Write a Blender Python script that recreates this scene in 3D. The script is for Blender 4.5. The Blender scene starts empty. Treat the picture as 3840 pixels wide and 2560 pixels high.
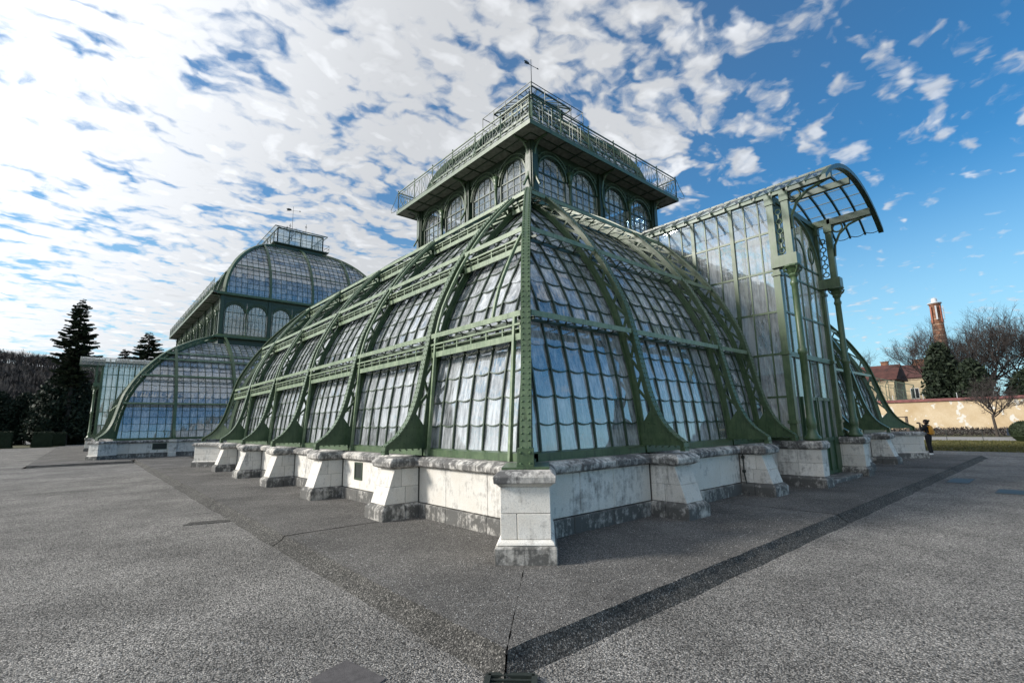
import bpy, bmesh, math, random
from mathutils import Vector, Matrix, noise
R = math.radians
rnd = random.Random(7)
scene = bpy.context.scene
COL = scene.collection

# ------------------------------------------------------------------ camera
CX, CY, CZ = -4.4592, -4.8662, 1.6
YAW, PITCH, ROLL, FPX = .8535, .1692, -.0174, 1826.84
fw = Vector((math.cos(PITCH)*math.cos(YAW), math.cos(PITCH)*math.sin(YAW), math.sin(PITCH)))
rt = Vector((math.sin(YAW), -math.cos(YAW), 0)); up = rt.cross(fw)
r2 = rt*math.cos(ROLL) + up*math.sin(ROLL); u2 = -rt*math.sin(ROLL) + up*math.cos(ROLL)
camd = bpy.data.cameras.new('camera'); cam = bpy.data.objects.new('camera', camd); COL.objects.link(cam)
camd.sensor_width = 36; camd.lens = FPX/3840*36; camd.clip_end = 5000; camd.clip_start = .05
cam.matrix_world = Matrix(((r2.x, u2.x, -fw.x, CX), (r2.y, u2.y, -fw.y, CY), (r2.z, u2.z, -fw.z, CZ), (0, 0, 0, 1)))
scene.camera = cam
def view_size(p):                       # how large a metre at p shows, used only to choose which panes get objects of their own
    v = Vector(p) - Vector((CX, CY, CZ)); z = v.dot(fw)
    if z < .5: return 0
    if abs(v.dot(r2)) > z*1.06 or abs(v.dot(u2)) > z*.71: return 0
    return 1/z

# ------------------------------------------------------------------ light
SUN_AZ, SUN_EL = R(149), R(27)          # direction the light comes from, from +X towards +Y
sd = bpy.data.lights.new('sun', 'SUN'); sd.energy = 4.0; sd.angle = R(11); sd.color = (1, .95, .87)
so = bpy.data.objects.new('sun', sd); COL.objects.link(so)
sv = Vector((math.cos(SUN_AZ)*math.cos(SUN_EL), math.sin(SUN_AZ)*math.cos(SUN_EL), math.sin(SUN_EL)))
so.rotation_euler = sv.to_track_quat('Z', 'Y').to_euler()
scene.view_settings.view_transform = 'Standard'; scene.view_settings.look = 'None'
scene.view_settings.exposure = .2; scene.view_settings.gamma = 1
scene.cycles.max_bounces = 5; scene.cycles.transparent_max_bounces = 8
scene.cycles.glossy_bounces = 3; scene.cycles.diffuse_bounces = 2; scene.cycles.transmission_bounces = 4
scene.cycles.caustics_reflective = False; scene.cycles.caustics_refractive = False
scene.cycles.sample_clamp_indirect = 6

class NT:
    """tiny node-tree helper"""
    def __init__(s, tree): s.t = tree; tree.nodes.clear()
    def n(s, typ, ins=None, **kw):
        nd = s.t.nodes.new(typ)
        for k, v in kw.items(): setattr(nd, k, v)
        for k, v in (ins or {}).items():
            if isinstance(v, tuple) and len(v) == 2 and hasattr(v[0], 'outputs'): s.t.links.new(v[0].outputs[v[1]], nd.inputs[k])
            elif hasattr(v, 'outputs'): s.t.links.new(v.outputs[0], nd.inputs[k])
            else: nd.inputs[k].default_value = v
        return nd
    def math(s, op, a, b=None, c=None, clamp=False):
        ins = {0: a}
        if b is not None: ins[1] = b
        if c is not None: ins[2] = c
        return s.n('ShaderNodeMath', ins, operation=op, use_clamp=clamp)
    def mix(s, f, a, b, blend='MIX'):
        nd = s.n('ShaderNodeMix', None, data_type='RGBA', blend_type=blend)
        for i, v in ((0, f), (6, a), (7, b)):
            if hasattr(v, 'outputs'):
                o = v.outputs[2] if v.bl_idname == 'ShaderNodeMix' else v.outputs[0]
                s.t.links.new(o, nd.inputs[i])
            elif isinstance(v, tuple) and len(v) == 2 and hasattr(v[0], 'outputs'): s.t.links.new(v[0].outputs[v[1]], nd.inputs[i])
            else: nd.inputs[i].default_value = v if not (isinstance(v, tuple) and len(v) == 3) else (*v, 1)
        return nd
    def link(s, a, ao, b, bi): s.t.links.new(a.outputs[ao], b.inputs[bi])
    def ramp(s, f, stops, interp='LINEAR'):
        nd = s.n('ShaderNodeValToRGB', {0: f}); cr = nd.color_ramp; cr.interpolation = interp
        while len(cr.elements) < len(stops): cr.elements.new(.5)
        for e, (p, c) in zip(cr.elements, stops):
            e.position = p; e.color = (c, c, c, 1) if not isinstance(c, tuple) else (*c, 1)
        return nd
def mixout(nd): return (nd, 2)

SKYGAIN = (.60, 1.22, 1.38)
# ------------------------------------------------------------------ sky: clear air plus a broken layer of altocumulus
def build_world():
    w = bpy.data.worlds.new('World'); scene.world = w; w.use_nodes = True
    k = NT(w.node_tree)
    tc = k.n('ShaderNodeTexCoord')
    sky = k.n('ShaderNodeTexSky', sky_type='NISHITA', sun_disc=False, sun_elevation=SUN_EL, sun_rotation=math.pi/2-SUN_AZ,
              air_density=1.0, dust_density=.6, ozone_density=2.2)
    hs = k.n('ShaderNodeHueSaturation', {'Saturation': 1.18, 'Value': 1.0, 'Color': sky})
    skyc = k.mix(1.0, hs, SKYGAIN, 'MULTIPLY')
    sep0 = k.n('ShaderNodeSeparateXYZ', {0: (tc, 'Generated')})
    hz = k.n('ShaderNodeMapRange', {0: (sep0, 2), 1: .0, 2: .42, 3: .80, 4: 0.0}, interpolation_type='SMOOTHSTEP')
    skyc = k.mix(hz, mixout(skyc), (4.6, 7.1, 8.3))
    sep = k.n('ShaderNodeSeparateXYZ', {0: (tc, 'Generated')})
    den = k.math('MAXIMUM', k.math('ADD', (sep, 2), .10), .06)
    px = k.math('DIVIDE', (sep, 0), den); py = k.math('DIVIDE', (sep, 1), den)
    v = k.n('ShaderNodeCombineXYZ', {0: px, 1: py, 2: 0.0})
    # the whole layer covers the side of the sun and thins out away from it
    ax = k.math('SUBTRACT', k.math('MULTIPLY', py, .72), k.math('MULTIPLY', px, .70))
    cover = k.n('ShaderNodeMapRange', {0: ax, 1: -1.5, 2: .45, 3: -.115, 4: .16}, interpolation_type='SMOOTHSTEP')
    wn = k.n('ShaderNodeTexNoise', {'Vector': v, 'Scale': 2.2, 'Detail': 5.0, 'Roughness': .6})
    wo = k.n('ShaderNodeVectorMath', {0: (wn, 'Color'), 1: (.5, .5, .5)}, operation='SUBTRACT')
    ws = k.n('ShaderNodeVectorMath', {0: wo, 'Scale': .30}, operation='SCALE')
    vw = k.n('ShaderNodeVectorMath', {0: v, 1: ws}, operation='ADD')
    st = k.n('ShaderNodeMapping', {0: vw, 2: (0, 0, R(28)), 3: (1.0, 1.55, 1.0)})
    c1 = k.n('ShaderNodeTexVoronoi', {'Vector': st, 'Scale': 7.6, 'Detail': 2.0, 'Roughness': .55, 'Randomness': 1.0, 'Smoothness': .7}, feature='SMOOTH_F1')
    n1 = k.n('ShaderNodeTexNoise', {'Vector': vw, 'Scale': 11.0, 'Detail': 6.0, 'Roughness': .62})
    n2 = k.n('ShaderNodeTexNoise', {'Vector': v, 'Scale': .95, 'Detail': 3.0, 'Roughness': .5})
    puff = k.math('SUBTRACT', 1.0, (c1, 'Distance'))
    d = k.math('ADD', k.math('ADD', k.math('MULTIPLY', puff, .42), k.math('MULTIPLY', n1, .42)), k.math('MULTIPLY', n2, .50))
    d = k.math('ADD', d, cover)
    dens = k.n('ShaderNodeMapRange', {0: d, 1: .46, 2: .67, 3: 0.0, 4: 1.0}, interpolation_type='SMOOTHSTEP')
    veil = k.n('ShaderNodeMapRange', {0: cover, 1: -.10, 2: .17, 3: .0, 4: .10})
    opac = k.n('ShaderNodeMapRange', {0: cover, 1: -.12, 2: .08, 3: .62, 4: .97})
    thin = k.math('MULTIPLY', k.math('MAXIMUM', dens, veil), opac)
    # brightness of the cloud itself: soft lumps, thick middles greyer, everything brighter toward the sun
    n3 = k.n('ShaderNodeTexNoise', {'Vector': vw, 'Scale': 8.5, 'Detail': 4.0, 'Roughness': .55})
    lum = k.math('ADD', k.math('MULTIPLY', n3, .6), k.math('MULTIPLY', puff, .4))
    sh = k.n('ShaderNodeMapRange', {0: lum, 1: .42, 2: .66, 3: 6.6, 4: 9.5})
    nrm = k.n('ShaderNodeVectorMath', {0: (tc, 'Generated')}, operation='NORMALIZE')
    dt = k.n('ShaderNodeVectorMath', {0: nrm, 1: tuple(sv)}, operation='DOT_PRODUCT')
    glow = k.n('ShaderNodeMapRange', {0: (dt, 'Value'), 1: .25, 2: 1.0, 3: .95, 4: 2.05}, interpolation_type='SMOOTHSTEP')
    thick = k.n('ShaderNodeMapRange', {0: d, 1: .74, 2: 1.05, 3: 1.04, 4: .84}, interpolation_type='SMOOTHSTEP')
    br = k.math('MULTIPLY', k.math('MULTIPLY', sh, thick), glow)
    cc = k.mix(1.0, (.90, .925, .96), br, 'MULTIPLY')
    col = k.mix(thin, mixout(skyc), mixout(cc))
    bg = k.n('ShaderNodeBackground', {'Strength': .1}); k.link(col, 2, bg, 0)
    out = k.n('ShaderNodeOutputWorld', {0: bg})
    w.cycles.sampling_method = 'MANUAL'; w.cycles.sample_map_resolution = 512
build_world()

# ------------------------------------------------------------------ materials
MAT = {}
def new_mat(name):
    m = bpy.data.materials.new(name); m.use_nodes = True; MAT[name] = m
    return m, NT(m.node_tree)
def finish(k, bsdf, disp=None):
    o = k.n('ShaderNodeOutputMaterial'); k.link(bsdf, 0, o, 0)
def obj_noise(k, scale, detail=5, rough=.6, coord='Object', stretch=None):
    tc = k.n('ShaderNodeTexCoord'); src = (tc, coord)
    if coord == 'World':
        src = (k.n('ShaderNodeNewGeometry'), 'Position')
    if stretch: src = (k.n('ShaderNodeMapping', {0: src, 3: stretch}), 0)
    return k.n('ShaderNodeTexNoise', {'Vector': src, 'Scale': scale, 'Detail': detail, 'Roughness': rough})
def simple(name, c, rough=.6, var=.25, scale=3.0, metal=0, bump=.0, bscale=60, c2=None):
    m, k = new_mat(name)
    n = obj_noise(k, scale, 6, .65, 'World')
    f = k.ramp(n, [(.32, 0.0), (.68, 1.0)])
    c2 = c2 or tuple(min(1, x*(1+var)) for x in c); c1 = tuple(x*(1-var) for x in c)
    col = k.mix(f, c1, c2)
    b = k.n('ShaderNodeBsdfPrincipled', {'Base Color': mixout(col), 'Roughness': rough, 'Metallic': metal})
    if bump:
        bn = obj_noise(k, bscale, 4, .6, 'World')
        bp = k.n('ShaderNodeBump', {'Strength': bump, 'Distance': .01, 'Height': bn}); k.link(bp, 0, b, 'Normal')
    finish(k, b); return m

def paint(name, c, worn):
    """old gloss oil paint: chalked lighter patches, darker grime runs"""
    m, k = new_mat(name)
    n = obj_noise(k, 5.0, 7, .68, 'World'); g = obj_noise(k, 3.0, 5, .6, 'World', (6, 6, .7))
    f = k.ramp(n, [(.36, 0.0), (.72, 1.0)])
    col = k.mix(f, c, worn)
    gf = k.ramp(g, [(.50, 0.0), (.74, .75)])
    col2 = k.mix(gf, mixout(col), (c[0]*.38, c[1]*.40, c[2]*.40))
    rs = obj_noise(k, 9, 5, .7, 'World')
    rf = k.ramp(rs, [(.70, 0.0), (.78, .55)])
    col3 = k.mix(rf, mixout(col2), (.16, .085, .04))
    ro = k.n('ShaderNodeMapRange', {0: n, 1: .3, 2: .7, 3: .42, 4: .65})
    b = k.n('ShaderNodeBsdfPrincipled', {'Base Color': mixout(col3), 'Roughness': ro})
    b.inputs['Specular IOR Level'].default_value = .5; b.inputs['Coat Weight'].default_value = .55; b.inputs['Coat Roughness'].default_value = .34
    bp = k.n('ShaderNodeBump', {'Strength': .25, 'Distance': .004, 'Height': obj_noise(k, 45, 4, .6, 'World')}); k.link(bp, 0, b, 'Normal')
    finish(k, b)
paint('green_paint', (.034, .074, .026), (.088, .138, .062))
paint('green_dark', (.014, .036, .014), (.030, .062, .026))
paint('green_faded_lit', (.105, .165, .078), (.27, .33, .21))  # faded purlin and blind paint, its colour lightened to carry sunlit highlights
paint('green_door', (.018, .062, .022), (.030, .085, .034))
simple('rivet_paint', (.060, .105, .048), .45)
simple('soffit_boards', (.20, .20, .17), .8, .35, 6)
simple('dark_iron', (.018, .024, .02), .5)
simple('steel', (.35, .36, .36), .35, .2, 4, .8)

def glass(name, dirt, dirt_amt, clear, ior=1.9, rough=.03, trans=.38, lo=.45):
    """old greenhouse pane: a mirror-like face over glass that is part clear, part covered in lime streaks"""
    m, k = new_mat(name)
    geo = k.n('ShaderNodeNewGeometry'); oi = k.n('ShaderNodeObjectInfo')
    mp = k.n('ShaderNodeMapping', {0: (geo, 'Position'), 3: (9, 9, .9)})
    st = k.n('ShaderNodeTexNoise', {'Vector': mp, 'Scale': 1.6, 'Detail': 8.0, 'Roughness': .68})
    cl = k.n('ShaderNodeTexNoise', {'Vector': (geo, 'Position'), 'Scale': .9, 'Detail': 5.0, 'Roughness': .6})
    sm = k.math('ADD', k.math('MULTIPLY', st, .62), k.math('MULTIPLY', cl, .38))
    isl = k.n('ShaderNodeMapRange', {0: k.math('FRACT', k.math('ADD', (geo, 'Random Per Island'), (oi, 'Random'))), 3: -.07, 4: .07})
    sm = k.math('ADD', sm, isl)
    da = k.n('ShaderNodeMapRange', {0: sm, 1: .38, 2: .62, 3: dirt_amt*.40, 4: min(.98, dirt_amt*1.5)})
    dcol = k.ramp(st, [(.3, tuple(x*lo for x in dirt)), (.65, dirt)])
    dif = k.n('ShaderNodeBsdfDiffuse', {0: dcol}); tra = k.n('ShaderNodeBsdfTranslucent', {0: dcol})
    dt = k.n('ShaderNodeMixShader', {0: trans, 1: dif, 2: tra})
    tr = k.n('ShaderNodeBsdfTransparent', {0: (*clear, 1)})
    base = k.n('ShaderNodeMixShader', {0: da, 1: tr, 2: dt})
    wv = k.n('ShaderNodeTexNoise', {'Vector': (geo, 'Position'), 'Scale': 2.6, 'Detail': 2.0})
    bp = k.n('ShaderNodeBump', {'Strength': .10, 'Distance': .05, 'Height': wv})
    bf = k.n('ShaderNodeMapRange', {0: (geo, 'Backfacing'), 3: ior, 4: 1/ior})
    fr = k.n('ShaderNodeFresnel', {0: bf}); k.link(bp, 0, fr, 1)
    gl = k.n('ShaderNodeBsdfGlossy', {0: (.97, .99, 1, 1), 'Roughness': rough}); k.link(bp, 0, gl, 'Normal')
    frd = k.math('MULTIPLY', fr, k.n('ShaderNodeMapRange', {0: da, 1: .15, 2: .95, 3: 1.0, 4: .62}))
    mx = k.n('ShaderNodeMixShader', {0: frd, 1: base, 2: gl})
    finish(k, mx)
glass('vault_glass', (.86, .90, .93), .56, (.16, .21, .22), 3.2, .03, .30, .55)
glass('window_glass', (.76, .79, .81), .30, (.80, .85, .85), 1.8)
glass('porch_glass', (.90, .92, .93), .52, (.78, .83, .85), 2.9, .03, .6, .78)
glass('canopy_glass', (.70, .74, .75), .10, (.90, .95, .96), 1.3)

def stone(name, c, stain_lo, stain_hi, black):
    m, k = new_mat(name)
    n1 = obj_noise(k, 1.3, 7, .7, 'World'); n2 = obj_noise(k, 7, 7, .72, 'World'); run = obj_noise(k, 3.2, 6, .65, 'World', (5, 5, .8))
    gr = obj_noise(k, 60, 5, .7, 'World')
    oi = k.n('ShaderNodeObjectInfo')
    tone = k.n('ShaderNodeMapRange', {0: (oi, 'Random'), 3: .86, 4: 1.10})
    base = k.mix(k.ramp(n1, [(.35, 0.0), (.7, 1.0)]), (c[0]*.86, c[1]*.82, c[2]*.76), c)
    base = k.mix(1.0, mixout(base), tone, 'MULTIPLY')
    base = k.mix(k.ramp(gr, [(.30, .55), (.52, 0.0)]), mixout(base), (c[0]*.45, c[1]*.44, c[2]*.42))
    s = k.math('ADD', k.math('ADD', k.math('MULTIPLY', n2, .36), k.math('MULTIPLY', run, .22)), k.math('MULTIPLY', n1, .42))
    sf = k.ramp(s, [(stain_lo, 0.0), (stain_hi, 1.0)])
    col = k.mix(k.math('MULTIPLY', sf, .86), mixout(base), black)
    b = k.n('ShaderNodeBsdfPrincipled', {'Base Color': mixout(col), 'Roughness': .88})
    h = k.math('ADD', k.math('MULTIPLY', gr, .5), n2)
    bp = k.n('ShaderNodeBump', {'Strength': .5, 'Distance': .012, 'Height': h}); k.link(bp, 0, b, 'Normal')
    finish(k, b)
stone('limestone', (.80, .785, .75), .505, .63, (.16, .145, .125))
stone('limestone_cap', (.74, .73, .71), .43, .53, (.035, .034, .034))
stone('limestone_base', (.66, .65, .63), .40, .50, (.030, .030, .028))
simple('mortar', (.16, .15, .135), .95, .3, 20)

def gravel(name, cols, scale, patch, bump=.8, dark=.5):
    m, k = new_mat(name)
    geo = k.n('ShaderNodeNewGeometry')
    v = k.n('ShaderNodeTexVoronoi', {'Vector': (geo, 'Position'), 'Scale': scale, 'Randomness': 1.0})
    v2 = k.n('ShaderNodeTexVoronoi', {'Vector': (geo, 'Position'), 'Scale': scale*.37, 'Randomness': 1.0})
    sepc = k.n('ShaderNodeSeparateColor', {0: (v, 'Color')})
    st = [(0.0, cols[0]), (.3, cols[1]), (.62, cols[2]), (.86, cols[3]), (1.0, cols[4])]
    c = k.ramp((sepc, 0), st)
    gap = k.ramp((v, 'Distance'), [(.30, 1.0), (.72, dark)])
    c1 = k.mix(1.0, c, gap, 'MULTIPLY')
    big = k.n('ShaderNodeTexNoise', {'Vector': (geo, 'Position'), 'Scale': .55, 'Detail': 8.0, 'Roughness': .66})
    mid = k.n('ShaderNodeTexNoise', {'Vector': (geo, 'Position'), 'Scale': 11.0, 'Detail': 6.0, 'Roughness': .7})
    bm = k.math('ADD', k.math('MULTIPLY', big, .7), k.math('MULTIPLY', mid, .3))
    pt = k.n('ShaderNodeMapRange', {0: bm, 1: .36, 2: .64, 3: patch[0], 4: patch[1]})
    c2 = k.mix(1.0, mixout(c1), pt, 'MULTIPLY')
    b = k.n('ShaderNodeBsdfPrincipled', {'Base Color': mixout(c2), 'Roughness': .92})
    b.inputs['Specular IOR Level'].default_value = .25
    h = k.math('ADD', k.math('SUBTRACT', 1.0, (v, 'Distance')), k.math('MULTIPLY', k.math('SUBTRACT', 1.0, (v2, 'Distance')), .8))
    bp = k.n('ShaderNodeBump', {'Strength': bump, 'Distance': .012, 'Height': h}); k.link(bp, 0, b, 'Normal')
    finish(k, b)
gravel('gravel', [(.045, .044, .042), (.20, .192, .18), (.38, .362, .336), (.50, .475, .44), (.74, .70, .65)], 86, (.48, 1.10), 1.0, .48)
gravel('slab_concrete', [(.05, .047, .044), (.11, .104, .098), (.18, .171, .159), (.24, .228, .212), (.46, .437, .405)], 120, (.50, 1.15), .5, .65)
gravel('slab_edge', [(.03, .03, .028), (.07, .068, .062), (.12, .115, .105), (.19, .18, .165), (.42, .40, .37)], 95, (.6, 1.1), .8, .5)
gravel('path_gravel', [(.22, .21, .20), (.30, .29, .28), (.36, .35, .335), (.42, .41, .39), (.5, .49, .47)], 60, (.8, 1.05), .4, .7)
simple('lawn', (.055, .060, .018), .95, .55, 1.2, 0, .6, 30, (.10, .092, .035))
simple('soil', (.035, .028, .02), .95, .3, 2)
simple('asphalt_patch', (.085, .078, .078), .9, .3, 20, 0, .8, 120)

def plaster(name):
    m, k = new_mat(name)
    n1 = obj_noise(k, .45, 7, .7, 'World'); n2 = obj_noise(k, .8, 6, .65, 'World'); fine = obj_noise(k, 12, 6, .7, 'World')
    base = k.mix(k.ramp(n1, [(.36, 0.0), (.66, 1.0)]), (.46, .34, .20), (.60, .49, .34))
    base = k.mix(k.ramp(fine, [(.35, .35), (.6, 0.0)]), mixout(base), (.36, .27, .17))
    base = k.mix(k.ramp(n2, [(.585, 0.0), (.60, 1.0)]), mixout(base), (.62, .60, .55))
    base = k.mix(k.ramp(obj_noise(k, .62, 5, .6, 'World'), [(.675, 0.0), (.685, 1.0)]), mixout(base), (.13, .11, .09))
    b = k.n('ShaderNodeBsdfPrincipled', {'Base Color': mixout(base), 'Roughness': .92})
    finish(k, b)
plaster('wall_plaster')
simple('house_plaster', (.46, .38, .25), .9, .2, .6)
simple('roof_tile', (.075, .028, .022), .8, .4, 1.2)
simple('coping_tile', (.17, .062, .055), .8, .4, 2)
simple('brick', (.20, .095, .055), .85, .45, 2.5, 0, .6, 12)
simple('brick_pale', (.42, .33, .24), .85, .3, 2.5)
simple('white_metal', (.50, .51, .52), .5, .1)
simple('antenna_red', (.34, .12, .07), .5, .2)
simple('window_dark', (.02, .024, .028), .15, .2)
simple('bark', (.050, .040, .032), .9, .4, 5)
simple('bark_pale', (.095, .082, .068), .9, .4, 5)
simple('twig', (.040, .033, .030), .9, .3, 5)
def leafy(name, c1, c2):
    m, k = new_mat(name)
    geo = k.n('ShaderNodeNewGeometry')
    col = k.mix((geo, 'Random Per Island'), c1, c2)
    b = k.n('ShaderNodeBsdfPrincipled', {'Base Color': mixout(col), 'Roughness': .7})
    b.inputs['Specular IOR Level'].default_value = .25
    finish(k, b)
leafy('needles', (.014, .024, .012), (.034, .048, .022))
leafy('needles_dark', (.010, .017, .010), (.024, .036, .018))
leafy('hedge_leaf', (.010, .018, .008), (.026, .040, .016))
leafy('wood_twigs', (.030, .024, .024), (.065, .055, .050))
simple('hill', (.020, .018, .016), .95, .4, .05)
simple('skin', (.50, .31, .23), .55, .08)
simple('black_cloth', (.012, .012, .014), .85, .3, 20)
simple('black_trousers', (.014, .014, .018), .85, .3, 20)
simple('hair', (.012, .009, .007), .6, .2)
simple('white_shoe', (.75, .75, .74), .6, .1)
simple('orange_bag', (.62, .28, .03), .65, .2, 10)
simple('pink_cloth', (.62, .36, .32), .8, .2)
simple('car_paint', (.02, .028, .045), .25, .1)
simple('rubber', (.012, .012, .012), .7, .1)
simple('timber', (.085, .065, .05), .85, .3, 6)

# ------------------------------------------------------------------ mesh building
class MB:
    def __init__(s): s.v = []; s.f = []
    def add(s, vs, fs):
        o = len(s.v); s.v += [tuple(p) for p in vs]; s.f += [tuple(i+o for i in f) for f in fs]; return s
    def box(s, x0, x1, y0, y1, z0, z1):
        return s.add([(x0, y0, z0), (x1, y0, z0), (x1, y1, z0), (x0, y1, z0), (x0, y0, z1), (x1, y0, z1), (x1, y1, z1), (x0, y1, z1)],
                     [(0, 3, 2, 1), (4, 5, 6, 7), (0, 1, 5, 4), (1, 2, 6, 5), (2, 3, 7, 6), (3, 0, 4, 7)])
    def hexa(s, lo, hi):                      # two rings of four points
        return s.add(list(lo)+list(hi), [(0, 3, 2, 1), (4, 5, 6, 7), (0, 1, 5, 4), (1, 2, 6, 5), (2, 3, 7, 6), (3, 0, 4, 7)])
    def loft(s, rings, caps=True, close=True):
        n = len(rings[0]); o = len(s.v)
        for r in rings: s.v += [tuple(p) for p in r]
        for i in range(len(rings)-1):
            for j in range(n if close else n-1):
                a = o+i*n+j; b = o+i*n+(j+1) % n; s.f.append((a, b, b+n, a+n))
        if caps:
            s.f.append(tuple(o+j for j in reversed(range(n)))); s.f.append(tuple(o+(len(rings)-1)*n+j for j in range(n)))
        return s
    def bar(s, p, q, w, h, upv=(0, 0, 1)):
        p = Vector(p); q = Vector(q); t = (q-p)
        if t.length < 1e-5: return s
        t.normalize(); upv = Vector(upv)
        if abs(t.dot(upv)) > .97: upv = Vector((1, 0, 0)) if abs(t.x) < .9 else Vector((0, 1, 0))
        a = t.cross(upv).normalized()*(w/2); b = a.cross(t).normalized()*(h/2)
        return s.hexa([p-a-b, p+a-b, p+a+b, p-a+b], [q-a-b, q+a-b, q+a+b, q-a+b])
    def tube(s, pts, r, n=6, caps=True):
        pts = [Vector(p) for p in pts]; rings = []
        rr = r if isinstance(r, (list, tuple)) else [r]*len(pts)
        ref = None
        for i, p in enumerate(pts):
            t = (pts[min(i+1, len(pts)-1)]-pts[max(i-1, 0)])
            if t.length < 1e-6: t = Vector((0, 0, 1))
            t.normalize()
            if ref is None:
                ref = Vector((0, 0, 1)) if abs(t.z) < .9 else Vector((1, 0, 0))
            a = (ref - t*ref.dot(t))
            if a.length < 1e-4: a = t.orthogonal()
            a.normalize(); ref = a; b = t.cross(a)
            rings.append([p + a*(rr[i]*math.cos(2*math.pi*j/n)) + b*(rr[i]*math.sin(2*math.pi*j/n)) for j in range(n)])
        return s.loft(rings, caps)
    def lathe(s, c, prof, n=16):              # prof: list of (r, z)
        rings = [[(c[0]+r*math.cos(2*math.pi*j/n), c[1]+r*math.sin(2*math.pi*j/n), c[2]+z) for j in range(n)] for r, z in prof]
        return s.loft(rings, True)
    def ring(s, c, ax1, ax2, rad, r, n=10, m=5):
        ax1 = Vector(ax1); ax2 = Vector(ax2); c = Vector(c); nn = ax1.cross(ax2).normalized()
        rings = []
        for i in range(n+1):
            a = 2*math.pi*i/n; dr = ax1*math.cos(a)+ax2*math.sin(a)
            rings.append([c+dr*(rad+r*math.cos(2*math.pi*j/m))+nn*(r*math.sin(2*math.pi*j/m)) for j in range(m)])
        return s.loft(rings, False)
    def dome(s, c, nrm, r, h):                # a rivet head
        nrm = Vector(nrm).normalized(); a = nrm.orthogonal().normalized(); b = nrm.cross(a); c = Vector(c); o = len(s.v)
        for k, (rr, hh) in enumerate(((r, -.002), (r*.72, h*.75))):
            for j in range(6):
                an = j*math.pi/3; s.v.append(tuple(c+a*(rr*math.cos(an))+b*(rr*math.sin(an))+nrm*hh))
        s.v.append(tuple(c+nrm*h))
        for j in range(6):
            j2 = (j+1) % 6; s.f.append((o+j, o+j2, o+6+j2, o+6+j)); s.f.append((o+6+j, o+6+j2, o+12))
        return s
    def xf(s, fn): s.v = [tuple(fn(*p)) for p in s.v]; return s
    def build(s, name, mat, parent=None, smooth=False, kind=None, flip=False):
        me = bpy.data.meshes.new(name); me.from_pydata(s.v, [], s.f); me.validate()
        me.materials.append(MAT[mat]); o = bpy.data.objects.new(name, me); COL.objects.link(o)
        bm = bmesh.new(); bm.from_mesh(me); bmesh.ops.recalc_face_normals(bm, faces=bm.faces); bm.to_mesh(me); bm.free()
        if smooth: me.polygons.foreach_set('use_smooth', [True]*len(me.polygons))
        if parent: o.parent = parent; o.matrix_parent_inverse = Matrix.Translation(-parent_loc(parent))
        if kind: o['kind'] = kind
        return o
def parent_loc(p): return Vector(p.location)
def tag(o, label, cat, group=None):
    o['label'] = label; o['category'] = cat
    if group: o['group'] = group
    return o
def thing(name, label, cat, loc=(0, 0, 0), group=None):
    o = bpy.data.objects.new(name, None); COL.objects.link(o); o.location = loc; o.empty_display_size = .3
    return tag(o, label, cat, group)
def struct(o): o['kind'] = 'structure'; return o
def bevel(o, w=.012, seg=1):
    m = o.modifiers.new('bevel', 'BEVEL'); m.width = w; m.segments = seg; m.limit_method = 'ANGLE'; m.angle_limit = R(40); return o

# ------------------------------------------------------------------ the curved vault of a palm house pavilion
SP = 3.518                                     # rib spacing
OUT = [(-.31, 1.10), (-.30, 1.25), (-.06, 1.42), (.10, 1.60), (.20, 1.77), (.33, 2.10), (.42, 2.45), (.48, 2.75), (.62, 3.40), (.75, 3.92), (.95, 4.36),
       (1.18, 4.84), (1.42, 5.24), (1.88, 5.93), (2.38, 6.53), (2.83, 7.0), (3.6, 7.62), (4.5, 8.2), (5.5, 8.75), (6.35, 9.12)]
INN = [(.64, 1.10), (.68, 1.60), (.74, 2.10), (.83, 2.62), (.99, 3.28), (1.11, 3.74), (1.30, 4.16), (1.53, 4.62), (1.76, 5.00), (2.20, 5.66), (2.68, 6.24), (3.1, 6.68),
       (3.85, 7.28), (4.72, 7.84), (5.65, 8.34), (6.6, 8.75)]
class Curve:
    def __init__(s, pts):
        s.p = [Vector((a, b)) for a, b in pts]; s.s = [0]
        for a, b in zip(s.p, s.p[1:]): s.s.append(s.s[-1]+(b-a).length)
        s.L = s.s[-1]
    def at(s, a):
        a = max(0, min(s.L, a)); i = 0
        while i < len(s.s)-2 and s.s[i+1] < a: i += 1
        t = (a-s.s[i])/(s.s[i+1]-s.s[i]); p = s.p[i].lerp(s.p[i+1], t)
        tg = s.tan(i)*(1-t)+s.tan(i+1)*t
        return p, Vector((-tg.y, tg.x)).normalized()          # point, outward normal
    def tan(s, i):
        a = s.p[max(0, i-1)]; b = s.p[min(len(s.p)-1, i+1)]; return (b-a).normalized()
    def arc_z(s, z):
        for i in range(len(s.p)-1):
            if s.p[i].y <= z <= s.p[i+1].y: return s.s[i]+(z-s.p[i].y)/(s.p[i+1].y-s.p[i].y)*(s.s[i+1]-s.s[i])
        return s.L
    def arc_d(s, d):
        for i in range(len(s.p)-1):
            if s.p[i].x <= d <= s.p[i+1].x: return s.s[i]+(d-s.p[i].x)/(s.p[i+1].x-s.p[i].x)*(s.s[i+1]-s.s[i])
        return s.L if d > s.p[-1].x else 0
    def sample(s, a0, a1, step):
        n = max(1, int(math.ceil((a1-a0)/step))); return [a0+(a1-a0)*i/n for i in range(n+1)]
def smooth(pts, k=2):
    for _ in range(k):
        q = [pts[0]]
        for a, b in zip(pts, pts[1:]):
            q.append((a[0]*.75+b[0]*.25, a[1]*.75+b[1]*.25)); q.append((a[0]*.25+b[0]*.75, a[1]*.25+b[1]*.75))
        q.append(pts[-1]); pts = q
    return pts
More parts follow.
